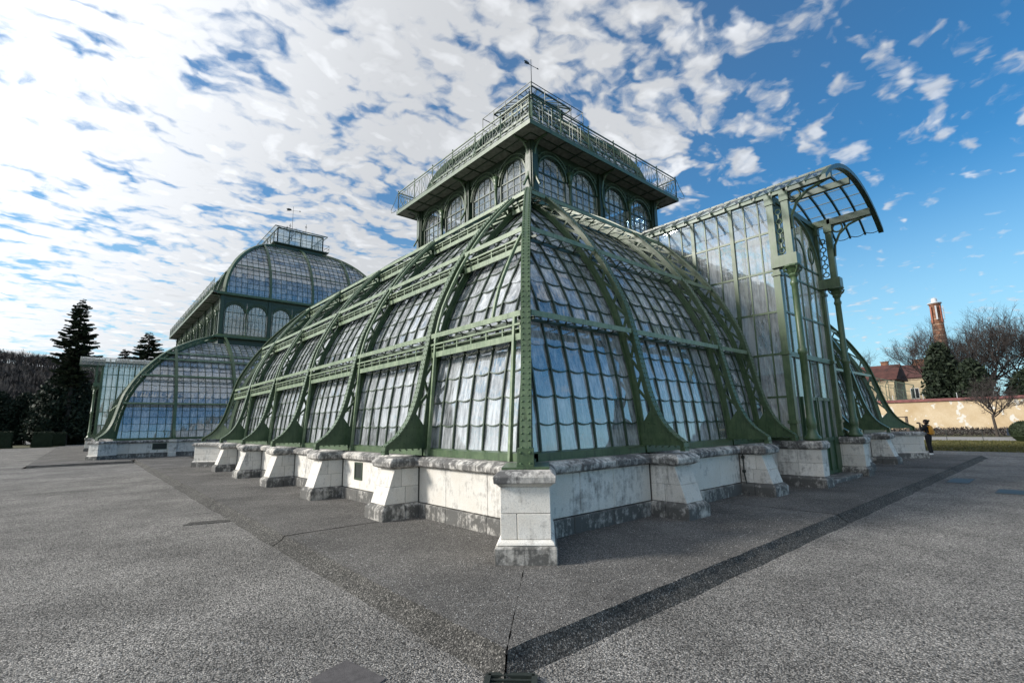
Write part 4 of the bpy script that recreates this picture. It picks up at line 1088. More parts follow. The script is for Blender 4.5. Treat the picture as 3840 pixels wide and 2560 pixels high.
# ------------------------------------------------------------------ ground
GZ = -.125
m = MB(); m.add([(-900, -900, GZ), (900, -900, GZ), (900, 900, GZ), (-900, 900, GZ)], [(0, 1, 2, 3)]); struct(m.build('ground', 'gravel'))
pave = struct(MB().box(-1.2, -1.0, -1.0, -.8, -.3, -.25).build('pavement', 'mortar'))
EX, EY = -2.0, -1.93; SL = .15; J = .007
def slab(poly_top, edge_idx, mat='slab_concrete'):
    """flat panel; the listed edges slope down to the gravel"""
    n = len(poly_top); m = MB(); m.add([(x, y, z) for x, y, z in poly_top], [tuple(range(n))]); o = m.build('slab', mat, pave); return o
def lip(x, y): return .016*noise.noise((x*2.1, y*2.1, 7))+.010*noise.noise((x*9, y*9, 3))-.008
def ragged(a, b, nrm, z):
    n = max(2, int((Vector(b)-Vector(a)).length/.12)); r = []
    for i in range(n+1):
        p = Vector(a).lerp(Vector(b), i/n); k = lip(p.x, p.y) if 0 < i < n else 0; r.append((p.x+nrm[0]*k, p.y+nrm[1]*k, z))
    return r
def slope(a, b, nrm, h0=0.0, ext=None):
    e = MB(); n = max(2, int((Vector(b)-Vector(a)).length/.12)); top = []; bot = []; mid = []
    for i in range(n+1):
        p = Vector(a).lerp(Vector(b), i/n); w = SL*(1+.25*noise.noise((p.x*1.3, p.y*1.3, 2))); k = lip(p.x, p.y) if 0 < i < n else 0
        top.append((p.x+nrm[0]*k, p.y+nrm[1]*k, h0-.001)); kk = noise.noise((p.x*5, p.y*5, 11))*.02; mid.append((p.x+nrm[0]*(w*.30+kk), p.y+nrm[1]*(w*.30+kk), -.055+kk*.4)); bot.append((p.x+nrm[0]*w*1.2, p.y+nrm[1]*w*1.2, GZ-.01))
    if ext: mid[0] = (mid[0][0]+ext[0]*.35, mid[0][1]+ext[1]*.35, mid[0][2]); bot[0] = (bot[0][0]+ext[0]*1.15, bot[0][1]+ext[1]*1.15, bot[0][2])
    e.add(top+mid+bot, [(i, i+1, n+1+i+1, n+1+i) for i in range(n)]+[(n+1+i, n+2+i, 2*n+3+i, 2*n+2+i) for i in range(n)])
    e.build('slab_edge', 'slab_edge', pave)
FR = .55
cutsL = [3.28, 8.3, 13.2, 18.6, 24.4, 31.0]; py_ = None
# west strip: panels along Y, mitred at the corner
prev = None
for i, y in enumerate(cutsL):
    hz = rnd.uniform(-.004, .004)
    if i == 0: poly = ragged((EX+J, EY+.02, 0), (EX+J, y-.01, 0), (-1, 0), 0)+[(FR, y-J, 0)]+ragged((FR, FR+.012, 0), (EX+J, EY+.02, 0), (-.7, .7), 0)[:-1]; y0 = EY
    else: poly = ragged((EX+J, prev+.02, 0), (EX+J, y-.01, 0), (-1, 0), hz)+[(FR, y-J, hz), (FR, prev+J, hz)]; y0 = prev
    slab(poly, None); slope((EX+J, y0+.02, 0), (EX+J, y-.01, 0), (-1, 0), 0 if i == 0 else hz, (0, -SL) if i == 0 else None); prev = y
cutsR = [5.4, 10.9, 16.4, 24.2]; prev = None
for i, x in enumerate(cutsR):
    hz = rnd.uniform(-.004, .004)
    if i == 0: poly = ragged((EX+.02, EY+J, 0), (x-.01, EY+J, 0), (0, -1), 0)+[(x-J, FR, 0)]+ragged((FR+.012, FR, 0), (EX+.02, EY+J, 0), (.7, -.7), 0)[:-1]; x0 = EX
    else: poly = ragged((prev+.02, EY+J, 0), (x-.01, EY+J, 0), (0, -1), hz)+[(x-J, FR, hz), (prev+J, FR, hz)]; x0 = prev
    slab(poly, None); slope((x0+.02, EY+J, 0), (x-.01, EY+J, 0), (0, -1), 0 if i == 0 else hz, (-SL, 0) if i == 0 else None); prev = x
# apron round the central pavilion
prevx = None
for i, (xa, xb, ya, yb) in enumerate(((-6.4, -2.2, 29.8, 36), (-6.4, -2.2, 36.02, 44), (-6.4, -2.2, 44.02, 52), (-6.4, -2.2, 52.02, 74), (-2.18, 8, 31.02, 36))):
    slab([(xa, ya, -.01), (xb, ya, -.01), (xb, yb, -.01), (xa, yb, -.01)], None)
slope((-6.4, 29.8, -.01), (-6.4, 74, -.01), (-1, 0), -.01); slope((-6.4, 29.8, -.01), (-2.2, 29.8, -.01), (0, -1), -.01)
# dark bed showing through the joints
m = MB(); m.add([(EX+.01, EY+.01, -.03), (24.2, EY+.01, -.03), (24.2, FR, -.03), (FR, FR, -.03), (FR, 31, -.03), (EX+.01, 31, -.03)], [(0, 1, 2, 3, 4, 5)]); m.build('joint_bed', 'mortar', pave)

def flat(name, pts, z, mat, t=.012):
    m = MB(); n = len(pts); m.loft([[(x, y, z-t) for x, y in pts], [(x, y, z) for x, y in pts]]); return m.build(name, mat)
# rain drain at the tip of the pavement, and covers let into the gravel
dr = thing('drain_grate', 'small rusty drain grate in the gravel at the tip of the pavement corner', 'drain', (-2.17, -2.16, GZ))
def dq(a, b): return (-2.17+(a-b)*.7071, -2.16+(a+b)*.7071)
m = MB(); q4 = [(-.16, -.16), (.16, -.16), (.16, .16), (-.16, .16)]
for a in range(4):
    m.bar((*dq(*q4[a]), GZ+.012), (*dq(*q4[(a+1) % 4]), GZ+.012), .04, .04)
m.build('frame', 'dark_iron', dr)
for i in range(5):
    b = MB(); x = -.11+i*.055; b.bar((*dq(x, -.15), GZ+.010), (*dq(x, .15), GZ+.010), .022, .02); b.build('grate_bar', 'dark_iron', dr)
b = MB(); b.loft([[(*dq(x, y), z) for x, y in q4] for z in (GZ-.02, GZ+.003)]); b.build('pit', 'dark_iron', dr)
o = flat('paved_patch', [(-3.10, -1.10), (-2.79, -1.0), (-2.70, -1.46), (-3.1, -1.62)], GZ+.008, 'asphalt_patch'); tag(o, 'dark reddish asphalt patch in the gravel at the bottom edge', 'patch')
o = flat('drain_cover', [(13.2, -2.7), (14.5, -2.7), (14.5, -2.25), (13.2, -2.25)], GZ+.01, 'dark_iron'); tag(o, 'dark drain cover in the gravel close beside the pavement edge', 'drain cover')
o = flat('manhole_cover', [(11.4, -3.9), (12.3, -3.9), (12.3, -3.35), (11.4, -3.35)], GZ+.01, 'dark_iron'); tag(o, 'dark manhole cover lying in the gravel near the right edge', 'manhole cover')
o = flat('drain_channel', [(-2.9, 6.2), (-2.15, 6.0), (-2.15, 6.3), (-2.75, 6.5)], GZ+.008, 'slab_edge'); tag(o, 'stone spout slab where the left pavement edge is broken', 'drain')
# loose grit and pebbles swept against the stonework and the pavement lip
lg = MB()
def pebble(x, y, z, r):
    a = rnd.uniform(0, 6.28); c, s_ = math.cos(a)*r, math.sin(a)*r; h = r*rnd.uniform(.5, .9)
    lg.add([(x+c, y+s_, z), (x-s_*.8, y+c*.8, z), (x-c, y-s_, z), (x+s_*.8, y-c*.8, z), (x+c*.2, y+s_*.2, z+h)], [(0, 1, 4), (1, 2, 4), (2, 3, 4), (3, 0, 4)])
for i in range(5200):
    t = rnd.random()
    if t < .35: x = EX+abs(rnd.gauss(0, .5)); y = rnd.uniform(-1.8, 14); z = .0
    elif t < .6: x = .25-abs(rnd.gauss(0, .35)); y = rnd.uniform(-1, 14); z = .0
    elif t < .8: y = EY+abs(rnd.gauss(0, .6)); x = rnd.uniform(-1.8, 10); z = .0
    else: y = .25-abs(rnd.gauss(0, .4)); x = rnd.uniform(-1, 10); z = .0
    if x < EX or y < EY: continue
    pebble(x, y, z, rnd.uniform(.004, .011))
for i in range(9000):
    r = 1.6+abs(rnd.gauss(0, 2.2)); a = rnd.uniform(-.6, 2.2); x = CX+math.cos(a)*r; y = CY+math.sin(a)*r
    if x > EX-.25 and y > EY-.25: continue
    pebble(x, y, GZ, rnd.uniform(.004, .010))
o = lg.build('loose_gravel', 'path_gravel'); o['kind'] = 'stuff'; o['label'] = 'loose pebbles and grit scattered over pavement and forecourt'; o['category'] = 'gravel'
# lawns
m = MB(); m.add([(29.5, -40, GZ+.004), (45, -40, GZ+.004), (45, 16, GZ+.004), (29.5, 16, GZ+.004)], [(0, 1, 2, 3)]); struct(m.build('lawn', 'lawn'))
m = MB(); m.add([(45, -60, GZ+.008), (54, -60, GZ+.008), (54, 60, GZ+.008), (45, 60, GZ+.008)], [(0, 1, 2, 3)]); struct(m.build('path', 'path_gravel'))
m = MB(); m.add([(54, -60, GZ+.012), (65, -60, GZ+.012), (65, 60, GZ+.012), (54, 60, GZ+.012)], [(0, 1, 2, 3)]); struct(m.build('border_bed', 'lawn'))
m = MB(); m.add([(-60, 72, GZ+.004), (-6.9, 76.5, GZ+.004), (-5.0, 100, GZ+.004), (-60, 100, GZ+.004)], [(0, 1, 2, 3)]); struct(m.build('lawn', 'lawn'))
def tufts(name, box, n, h, mat, label):
    m = MB()
    for i in range(n):
        x = rnd.uniform(box[0], box[1]); y = rnd.uniform(box[2], box[3]); a = rnd.uniform(0, 6.28); w = rnd.uniform(.02, .05); hh = h*rnd.uniform(.5, 1.3); l = rnd.uniform(-.04, .04)
        m.add([(x-w*math.cos(a), y-w*math.sin(a), GZ), (x+w*math.cos(a), y+w*math.sin(a), GZ), (x+l, y+l, GZ+hh)], [(0, 1, 2)])
    o = m.build(name, mat); o['kind'] = 'stuff'; o['label'] = label; o['category'] = 'grass'
leafy('grass_blade', (.055, .062, .016), (.13, .115, .045))
tufts('grass', (29.6, 44.9, -10, 6), 26000, .07, 'grass_blade', 'short worn winter grass of the lawn on the right')

# ------------------------------------------------------------------ vegetation
def bare_tree(name, label, loc, h, spread, seed, mat='twig', depth=5, trunk=.16, clear=.28, group=None, up_bias=.55, n_main=6):
    rg = random.Random(seed); t = thing(name, label, 'tree', loc, group)
    tr = MB(); cr = MB(); L = Vector(loc)
    th = h*clear
    tr.tube([L, L+Vector((rg.uniform(-.1, .1), rg.uniform(-.1, .1), th*.5)), L+Vector((rg.uniform(-.15, .15), rg.uniform(-.15, .15), th))], [trunk, trunk*.8, trunk*.68], 7)
    top = Vector(tr.v[-1])
    def grow(p, d, ln, r, k):
        pts = [p]; dd = d.copy(); n = 3
        for i in range(n):
            dd = (dd+Vector((rg.uniform(-.22, .22), rg.uniform(-.22, .22), rg.uniform(-.08, .2)))).normalized(); pts.append(pts[-1]+dd*ln/n)
        cr.tube(pts, [r, r*.85, r*.7, r*.5], 4 if k < 2 else 3, False)
        if k >= depth: return
        nb = 3 if k < 3 else 3
        for i in range(nb+1):
            s = pts[rg.choice((1, 2, 3))] if i else pts[-1]
            a = rg.uniform(.35, .95); ax = Vector((rg.uniform(-1, 1), rg.uniform(-1, 1), rg.uniform(-1, 1))).cross(dd)
            if ax.length < .01: continue
            nd = (Matrix.Rotation(a, 3, ax.normalized()) @ dd); nd.z += up_bias*.25; nd.normalize()
            grow(s, nd, ln*rg.uniform(.55, .78), max(r*.55, .008), k+1)
    c = L+Vector((0, 0, th))
    for i in range(n_main):
        a = i*2*math.pi/n_main+rg.uniform(-.3, .3); e = rg.uniform(.45, 1.15)
        d = Vector((math.cos(a)*math.cos(e)*spread, math.sin(a)*math.cos(e)*spread, math.sin(e))).normalized()
        grow(c+Vector((0, 0, rg.uniform(-.15, .1)*th)), d, h*(1-clear)*rg.uniform(.36, .46), trunk*.42, 1)
    tr.build('trunk', 'bark_pale' if mat == 'bark_pale' else 'bark', t); cr.build('crown', mat, t, kind=None)
    return t
def leaf_mass(mb, c, rx, ry, rz, n, size, rg, shell=.5):
    for i in range(n):
        while True:
            p = Vector((rg.uniform(-1, 1), rg.uniform(-1, 1), rg.uniform(-1, 1)))
            if shell < p.length < 1: break
        q = Vector((c[0]+p.x*rx, c[1]+p.y*ry, c[2]+p.z*rz)); a = Vector((rg.gauss(0, 1), rg.gauss(0, 1), rg.gauss(0, .6))).normalized(); b = a.orthogonal().normalized(); b = Matrix.Rotation(rg.uniform(0, 6.28), 3, a) @ b
        s = size*rg.uniform(.5, 1.3); cc = a.cross(b)
        mb.add([q-b*s, q+cc*s*.45, q+b*s, q-cc*s*.45], [(0, 1, 2, 3)])
def conifer(name, label, loc, h, rad, seed, low=.05, mat='needles', group=None, droop=.18, dens=1.0, top_r=.0, belly=.35, asym=0, shape=1.0):
    rg = random.Random(seed); t = thing(name, label, 'tree', loc, group); L = Vector(loc); tr = MB(); cr = MB(); br = MB()
    tr.tube([L, L+Vector((0, 0, h*.5)), L+Vector((.1, 0, h))], [h*.017, h*.011, .02], 7)
    NZ = int(42*(1-low)/.6)
    for iz in range(NZ*4):
        f = (iz+rg.random())/(NZ*4); z = h*low+f*h*(1-low)*.985
        r = rad*(min(1, .72+f*.8) if f < belly else ((1-f)/(1-belly))**shape*.92+.08)*rg.uniform(.6, 1.2)
        nb = max(1, int(1.3*dens))
        for i in range(nb):
            a = rg.uniform(0, 6.28); rr = r*rg.uniform(.55, 1.1)*(1+asym*math.cos(a)); dr = Vector((math.cos(a), math.sin(a), 0)); sd_ = Vector((-dr.y, dr.x, 0))
            zz = z+rg.uniform(-.3, .3)*h*.03; p0 = L+Vector((0, 0, zz)); pm = p0+dr*rr*.6+Vector((0, 0, -droop*rr*.5)); p1 = p0+dr*rr+Vector((0, 0, -droop*rr*.55+.10*rr))
            br.tube([p0, pm, p1], [.035, .022, .008], 3, False)
            n = max(5, int(rr*9*dens))
            for k in range(n):
                s = .18+.82*(k+rg.random())/n; b = p0.lerp(pm, s/.6) if s < .6 else pm.lerp(p1, (s-.6)/.4)
                for sg in (-1, 1):
                    ln = (.20+.42*(1-abs(s-.55)))*min(1.3, .35+rr*.28)*rg.uniform(.6, 1.2); w = ln*.30
                    tip = b+sd_*sg*ln*.75+dr*ln*.5+Vector((0, 0, -ln*rg.uniform(.1, .5)))
                    cr.add([b, b.lerp(tip, .5)+Vector((0, 0, w*.35))+dr*w*.5, tip, b.lerp(tip, .5)-Vector((0, 0, w*.5))-dr*w*.3], [(0, 1, 2, 3)])
    tr.build('trunk', 'bark', t); br.build('branches', 'bark', t); cr.build('crown', mat, t)
    return t
def evergreen(name, label, loc, h, rx, ry, seed, mat='needles_dark', n=5200, group=None, lobes=14):
    """broad yew-like tree: trunk and a crown of many small sprays in uneven clumps"""
    rg = random.Random(seed); t = thing(name, label, 'tree', loc, group); L = Vector(loc)
    tr = MB(); tr.tube([L, L+Vector((0, 0, h*.7))], [h*.03, h*.01], 6); tr.build('trunk', 'bark', t)
    cr = MB()
    for i in range(lobes):
        f = i/(lobes-1); z = h*(.10+.72*f)+rg.uniform(-.06, .06)*h; a = rg.uniform(0, 6.28); k = rg.uniform(.3, 1.0)*(1-f*f*.75)
        c = (L.x+math.cos(a)*rx*k*.7, L.y+math.sin(a)*ry*k*.7, L.z+z); s = (1-f*.5)
        leaf_mass(cr, c, rx*rg.uniform(.35, .55)*s, ry*rg.uniform(.35, .55)*s, h*rg.uniform(.11, .18), n//lobes, h*.026, rg, .25)
    for i in range(n//5):                     # loose leader shoots break the outline
        f = rg.random(); a = rg.uniform(0, 6.28); rr = math.sqrt(max(0, 1-f*f))*rg.uniform(.6, 1.08)
        leaf_mass(cr, (L.x+math.cos(a)*rx*rr*.92, L.y+math.sin(a)*ry*rr*.92, L.z+h*(.1+.92*f)), .15, .15, .3, 1, h*.03, rg, 0)
    cr.build('crown', mat, t); return t
def clipped(name, label, loc, sx, sy, h, seed, round_=False, group=None):
    rg = random.Random(seed); t = thing(name, label, 'hedge', loc, group); L = Vector(loc)
    b = MB(); lf = MB()
    if round_:
        b.lathe((L.x, L.y, L.z), [(sx*.55, 0), (sx*.88, h*.25), (sx*.93, h*.5), (sx*.75, h*.8), (sx*.35, h*.95), (.02, h*.97)], 14)
        leaf_mass(lf, (L.x, L.y, L.z+h*.5), sx, sx, h*.5, 2600, .05, rg, .9)
    else:
        b.loft([[(L.x-sx*k, L.y-sy*k, L.z+z), (L.x+sx*k, L.y-sy*k, L.z+z), (L.x+sx*k, L.y+sy*k, L.z+z), (L.x-sx*k, L.y+sy*k, L.z+z)] for k, z in ((.96, 0), (.97, h*.3), (.86, h*.93), (.78, h*.98))])
        for i in range(2600):
            z = rg.random(); k = 1-.12*z; side = rg.randrange(5)
            x, y = rg.uniform(-sx, sx)*k, rg.uniform(-sy, sy)*k
            if side == 0: x = -sx*k
            elif side == 1: x = sx*k
            elif side == 2: y = -sy*k
            elif side == 3: y = sy*k
            else: z = 1
            leaf_mass(lf, (L.x+x, L.y+y, L.z+z*h), .05, .05, .05, 1, .07, rg, 0)
    b.build('branches', 'hedge_leaf', t); lf.build('foliage', 'hedge_leaf', t); return t

# left side
conifer('spruce_tree', 'tall dark spruce rising above the left porch roof', (-6.3, 88, GZ), 20.9, 2.35, 3, .40, 'needles', None, .38, 2.6, 0, .45, 0, .55)
evergreen('yew_tree', 'broad black yew under the tall spruce', (-6.6, 89.5, GZ), 10.2, 4.3, 3.2, 4, n=16000)
conifer('cedar_tree', 'bushy dark conifer crown showing above the glass porch roof', (2.4, 95, GZ), 18.0, 3.0, 5, .3, 'needles', None, .1, 2.2, 0, .6, 0, .6)
conifer('pine_tree', 'smaller conifer just left of the bushy one above the porch roof', (-.5, 97, GZ), 15.2, 1.9, 6, .3, 'needles', None, .1, 2.0, 0, .6, 0, .6)
for i, (x, y, h, r, lb) in enumerate(((-14.6, 101, 7.8, 3.4, 'dark evergreen at the far left edge of the picture'), (-11.6, 103, 7.7, 3.2, 'dark evergreen second from the left edge'), (-9.2, 100, 8.2, 2.8, 'dark evergreen left of the tall spruce'),
                                  (-3.9, 96, 8.6, 2.6, 'dark evergreen between the spruce and the left porch'), (-17.8, 108, 8.6, 3.6, 'dark evergreen beyond the left picture edge'))):
    evergreen('evergreen_tree', lb, (x, y, GZ), h, r, r, 20+i, n=14000, group='dark evergreens along the far left')
clipped('clipped_hedge', 'dark clipped box hedge block cut off by the left edge', (-11.6, 79, GZ), .95, .9, 1.95, 1, group='clipped hedge blocks on the left lawn')
clipped('clipped_hedge', 'wide dark clipped hedge block left of the porch', (-8.1, 79.6, GZ), .95, .9, 1.85, 2, group='clipped hedge blocks on the left lawn')
clipped('clipped_hedge', 'small clipped hedge block peeping out behind the wide one', (-6.75, 83, GZ), .7, .7, 1.7, 3, group='clipped hedge blocks on the left lawn')
# wooded hill
hb = MB(); NXh, NYh = 60, 10
for j in range(NYh+1):
    for i in range(NXh+1):
        x = -160+i*5.5; f = j/NYh; y = 190+f*130; z = GZ-1+(1-(1-f)**2)*(33+6*noise.noise((x*.013, .3, 1))+2*noise.noise((x*.06, .7, 1)) - max(0, (x+30)*.035))
        hb.v.append((x, y, z))
hb.f = [(j*(NXh+1)+i, j*(NXh+1)+i+1, (j+1)*(NXh+1)+i+1, (j+1)*(NXh+1)+i) for j in range(NYh) for i in range(NXh)]
struct(hb.build('hill', 'hill', smooth=True))
wd = MB()
for i in range(3600):
    x = rnd.uniform(-75, 45); f = rnd.random(); y = 190+f*130
    z = GZ-1+(1-(1-f)**2)*(33+6*noise.noise((x*.013, .3, 1))+2*noise.noise((x*.06, .7, 1)) - max(0, (x+30)*.035)); h = rnd.uniform(3.0, 7.0)
    b = Vector((x, y, z)); wd.tube([b, b+Vector((0, 0, h*.6))], [.09, .03], 3, False)
    for k in range(20):
        a = rnd.uniform(0, 6.28); e = rnd.uniform(.1, 1.4); l = h*rnd.uniform(.25, .5); s = b+Vector((0, 0, h*rnd.uniform(.3, .65))); d = Vector((math.cos(a)*math.cos(e), math.sin(a)*math.cos(e), math.sin(e)))
        w = Vector((-d.y, d.x, 0)).normalized()*.07; wd.add([s-w, s+w, s+d*l], [(0, 1, 2)]); wd.add([s+d*l*.4-w*.8, s+d*l*.4+w*.8, s+d*l*.75+Vector((rnd.uniform(-.6, .6), rnd.uniform(-.6, .6), .6))], [(0, 1, 2)])
o = wd.build('bare_wood', 'wood_twigs'); o['kind'] = 'stuff'; o['label'] = 'far bare winter wood covering the hill behind the evergreens'; o['category'] = 'wood'

# right side, beyond the wall
bare_tree('bare_tree', 'bare rounded tree behind the brick chimney', (85, 7.6, GZ), 14.4, .62, 31, depth=6, trunk=.26, clear=.42, n_main=8)
bare_tree('bare_tree', 'large bare tree with a wide crown right of the chimney', (84, 2.2, GZ), 15.0, .8, 32, depth=6, trunk=.34, clear=.36, n_main=9)
bare_tree('bare_tree', 'large bare tree cut off by the right picture edge', (86, -1.6, GZ), 14.8, .8, 33, depth=6, trunk=.34, clear=.36, n_main=9)
bare_tree('bare_tree', 'small bare tree just above the yellow building roof', (92, 19.3, GZ), 12.8, .6, 34, depth=5, trunk=.2, clear=.45)
bare_tree('young_tree', 'small bare tree standing in front of the yellow wall', (55, .0, GZ), 5.1, .95, 35, 'twig', 5, .13, .36, n_main=8, up_bias=.25)
evergreen('yew_tree', 'broad dark evergreen at the foot of the brick chimney', (78, 6.0, GZ), 10.9, 2.9, 2.5, 41, n=15000)
evergreen('yew_tree', 'dark evergreen thicket behind the wall below the large bare tree', (77, 3.2, GZ), 8.4, 3.0, 2.6, 42, n=15000)
evergreen('yew_tree', 'dark evergreen behind the wall near the right edge', (80, -1.2, GZ), 7.0, 3.4, 2.6, 43, n=15000)
clipped('clipped_bush', 'round clipped dark bush at the right picture edge', (44, -2.3, GZ), .85, .85, 1.42, 5, True)

# ------------------------------------------------------------------ wall, houses, chimney on the right
def nodes_none(): pass
wl = thing('garden_wall', 'long weathered yellow plaster wall with red tile coping', 'wall', (65, 0, 0))
m = MB(); m.box(65, 65.5, -40, 40, -.3, 3.32); m.build('wall_face', 'wall_plaster', wl)
m = MB(); m.loft([[(64.85, y, 3.32), (64.85, y, 3.40), (65.25, y, 3.62), (65.65, y, 3.40), (65.65, y, 3.32)] for y in (-40, 40)]); m.build('coping', 'coping_tile', wl)
m = MB(); m.box(64.6, 65.02, -40, 40, -.3, .35); m.build('wall_footing', 'slab_edge', wl)
for i, y in enumerate((11.6, 8.9, 6.2, 3.4, .6)):
    m = MB(); m.bar((65.25, y, 3.5), (65.25, y, 4.15), .05, .05); m.build('wire_post', 'white_metal', wl)
m = MB(); m.tube([(65.25, 12, 4.1), (65.25, 6, 4.05), (65.25, -10, 4.12)], .012, 4); m.build('wire', 'dark_iron', wl)
# low wire fence along the path
fe = thing('low_fence', 'low dark wire fence along the far edge of the lawn', 'fence', (45.2, 0, GZ))
for i in range(9):
    y = -6+i*2.0; m = MB(); m.bar((45.2, y, GZ), (45.2, y, .62), .04, .04); m.build('fence_post', 'dark_iron', fe)
for z in (.3, .58):
    m = MB(); m.bar((45.2, -6, z), (45.2, 10, z), .015, .015); m.build('fence_wire', 'dark_iron', fe)
hd = MB(); rg = random.Random(5)
for i in range(3000): leaf_mass(hd, (57+rg.uniform(-.4, .4), rg.uniform(-5, 8), GZ+rg.uniform(.05, .75)), .1, .1, .1, 1, .10, rg, 0)
o = hd.build('low_shrubs', 'wood_twigs'); o['kind'] = 'stuff'; o['label'] = 'brown winter shrubs along the foot of the yellow wall'; o['category'] = 'shrub'
# tree stake frame
sf = thing('stake_frame', 'dark wooden stake frame in front of the yellow wall', 'stake', (50, 5.6, GZ))
for dx, dy in ((0, 0), (0, .75), (.6, 0), (.6, .75)):
    m = MB(); m.bar((50+dx, 5.2+dy, GZ), (50+dx, 5.2+dy, 1.75), .09, .09); m.build('stake', 'timber', sf)
for a, b in (((50, 5.2), (50, 5.95)), ((50.6, 5.2), (50.6, 5.95)), ((50, 5.2), (50.6, 5.2)), ((50, 5.95), (50.6, 5.95))):
    m = MB(); m.bar((*a, 1.68), (*b, 1.68), .06, .08); m.build('cross_rail', 'timber', sf)

def house(name, label, x0, x1, y0, y1, z1, ridge, roof_mat, wins=(), chim=(), wall='house_plaster'):
    h = thing(name, label, 'house', ((x0+x1)/2, (y0+y1)/2, GZ))
    m = MB(); m.box(x0, x1, y0, y1, GZ-.1, z1); m.build('wall', wall, h)
    ro = MB(); xm = (x0+x1)/2; ov = .4
    ro.loft([[(x0-ov, y0-ov, z1-.05), (xm, y0-ov, ridge), (x1+ov, y0-ov, z1-.05), (xm, y0-ov, z1-.06)], [(x0-ov, y1+ov, z1-.05), (xm, y1+ov, ridge), (x1+ov, y1+ov, z1-.05), (xm, y1+ov, z1-.06)]])
    r = ro.build('roof', roof_mat, h)
    co = MB(); co.box(x0-.12, x0+.05, y0-.1, y1+.1, z1-.35, z1-.08); co.build('cornice', 'brick_pale', h)
    for (y, z, w, hh) in wins:
        f = MB(); f.box(x0-.03, x0+.06, y-w/2, y+w/2, z, z+hh); fo = f.build('window', 'white_metal', h)
        g = MB()
        for s in (-1, 1): g.box(x0-.04, x0-.032, y+s*w/4-w*.19, y+s*w/4+w*.19, z+.08, z+hh-.08)
        g.build('pane', 'window_dark', fo)
        sl = MB(); sl.box(x0-.14, x0-.031, y-w/2-.1, y+w/2+.1, z-.12, z-.005); sl.build('sill', 'brick_pale', fo)
    for (y, w, hh) in chim:
        c = MB(); c.box(xm-.4, xm+.4, y-w/2, y+w/2, ridge-.6, ridge+hh); c.box(xm-.5, xm+.5, y-w/2-.1, y+w/2+.1, ridge+hh-.12, ridge+hh); c.build('chimney_stack', 'brick', r)
    return h
house('red_roofed_house', 'yellow house with dark red tiled roof behind the greenhouse frames', 96, 108, 8.0, 17.5, 8.0, 10.6, 'roof_tile', [(9.6, 4.6, 1.1, 1.7), (12.0, 4.6, 1.1, 1.7), (14.4, 4.6, 1.1, 1.7)], [(16.6, 1.0, .9), (11.6, 2.2, .8)])
house('yellow_building', 'long yellow building with narrow windows behind the right wall', 84, 91, 12.2, 32, 7.2, 9.6, 'roof_tile', [(14.2, 3.9, .55, 1.6), (15.6, 3.9, .55, 1.6), (18.5, 3.9, .8, 1.7), (21.5, 3.9, .8, 1.7)])
# lean-to greenhouse frames in front of it
gh = thing('scaffold_frame', 'green metal lattice framework in front of the yellow building', 'framework', (82, 13, GZ))
fr = []
for i in range(12):
    y = 9.8+i*.95; zt = 5.2+i*.30
    m = MB(); m.bar((81, y, GZ), (81, y, zt), .07, .07); m.bar((82.6, y, GZ), (82.6, y, zt+.9), .07, .07); m.bar((81, y, zt), (82.6, y, zt+.9), .06, .06); m.build('upright', 'green_dark', gh)
for z0, z1 in ((2.6, 3.4), (4.0, 5.6), (5.1, 8.4)):
    m = MB(); m.bar((81, 9.8, z0), (81, 20.2, z1), .06, .06); m.build('ledger', 'green_dark', gh)
for i in range(6):
    y = 9.8+i*1.9; m = MB(); m.bar((81, y, 3.6), (81, y+1.9, 5.4+i*.5), .05, .05); m.build('brace', 'green_dark', gh)
m = MB(); m.bar((82.6, 9.8, 6.1), (82.6, 20.2, 9.4), .08, .10); m.build('ledger', 'green_dark', gh)
# chimney
ch = thing('brick_chimney', 'tall round brick chimney with aerials and white cap', 'chimney', (105, 9.0, GZ))
m = MB(); m.lathe((105, 9.0, 0), [(1.08, GZ), (1.0, 10), (.80, 17.6), (.86, 17.7), (.86, 18.1), (.80, 18.2), (.74, 20.6), (.82, 20.7), (.82, 20.95)], 20); m.build('shaft', 'brick', ch, smooth=False)
for i in range(9):
    z = 10.6+i*.95; r = 1.0-(z-10)*.0263+.02; m = MB(); m.lathe((105, 9.0, 0), [(r, z), (r, z+.09)], 20); m.build('steel_band', 'brick_pale', ch)
m = MB(); m.lathe((105, 9.0, 0), [(.98, 20.96), (.98, 21.12), (.5, 21.2), (.42, 21.3), (.42, 21.75), (.3, 21.95), (.05, 22.05)], 16); m.build('cap', 'white_metal', ch, smooth=True)
for i, a in enumerate((150, 190, 230, 275, 330, 30)):
    d = Vector((math.cos(R(a)), math.sin(R(a)), 0)); c = Vector((105, 9, 0))+d*1.0
    m = MB(); m.bar(c+Vector((0, 0, 17.6+.5*(i % 2))), c+Vector((0, 0, 20.5)), .22, .12, d); ao = m.build('aerial', 'antenna_red' if i % 2 == 0 else 'white_metal', ch)
    m = MB(); m.bar(c+Vector((0, 0, 18.2)), c-d*.3+Vector((0, 0, 18.2)), .06, .06); m.bar(c+Vector((0, 0, 20.0)), c-d*.3+Vector((0, 0, 20.0)), .06, .06); m.build('bracket', 'dark_iron', ao)

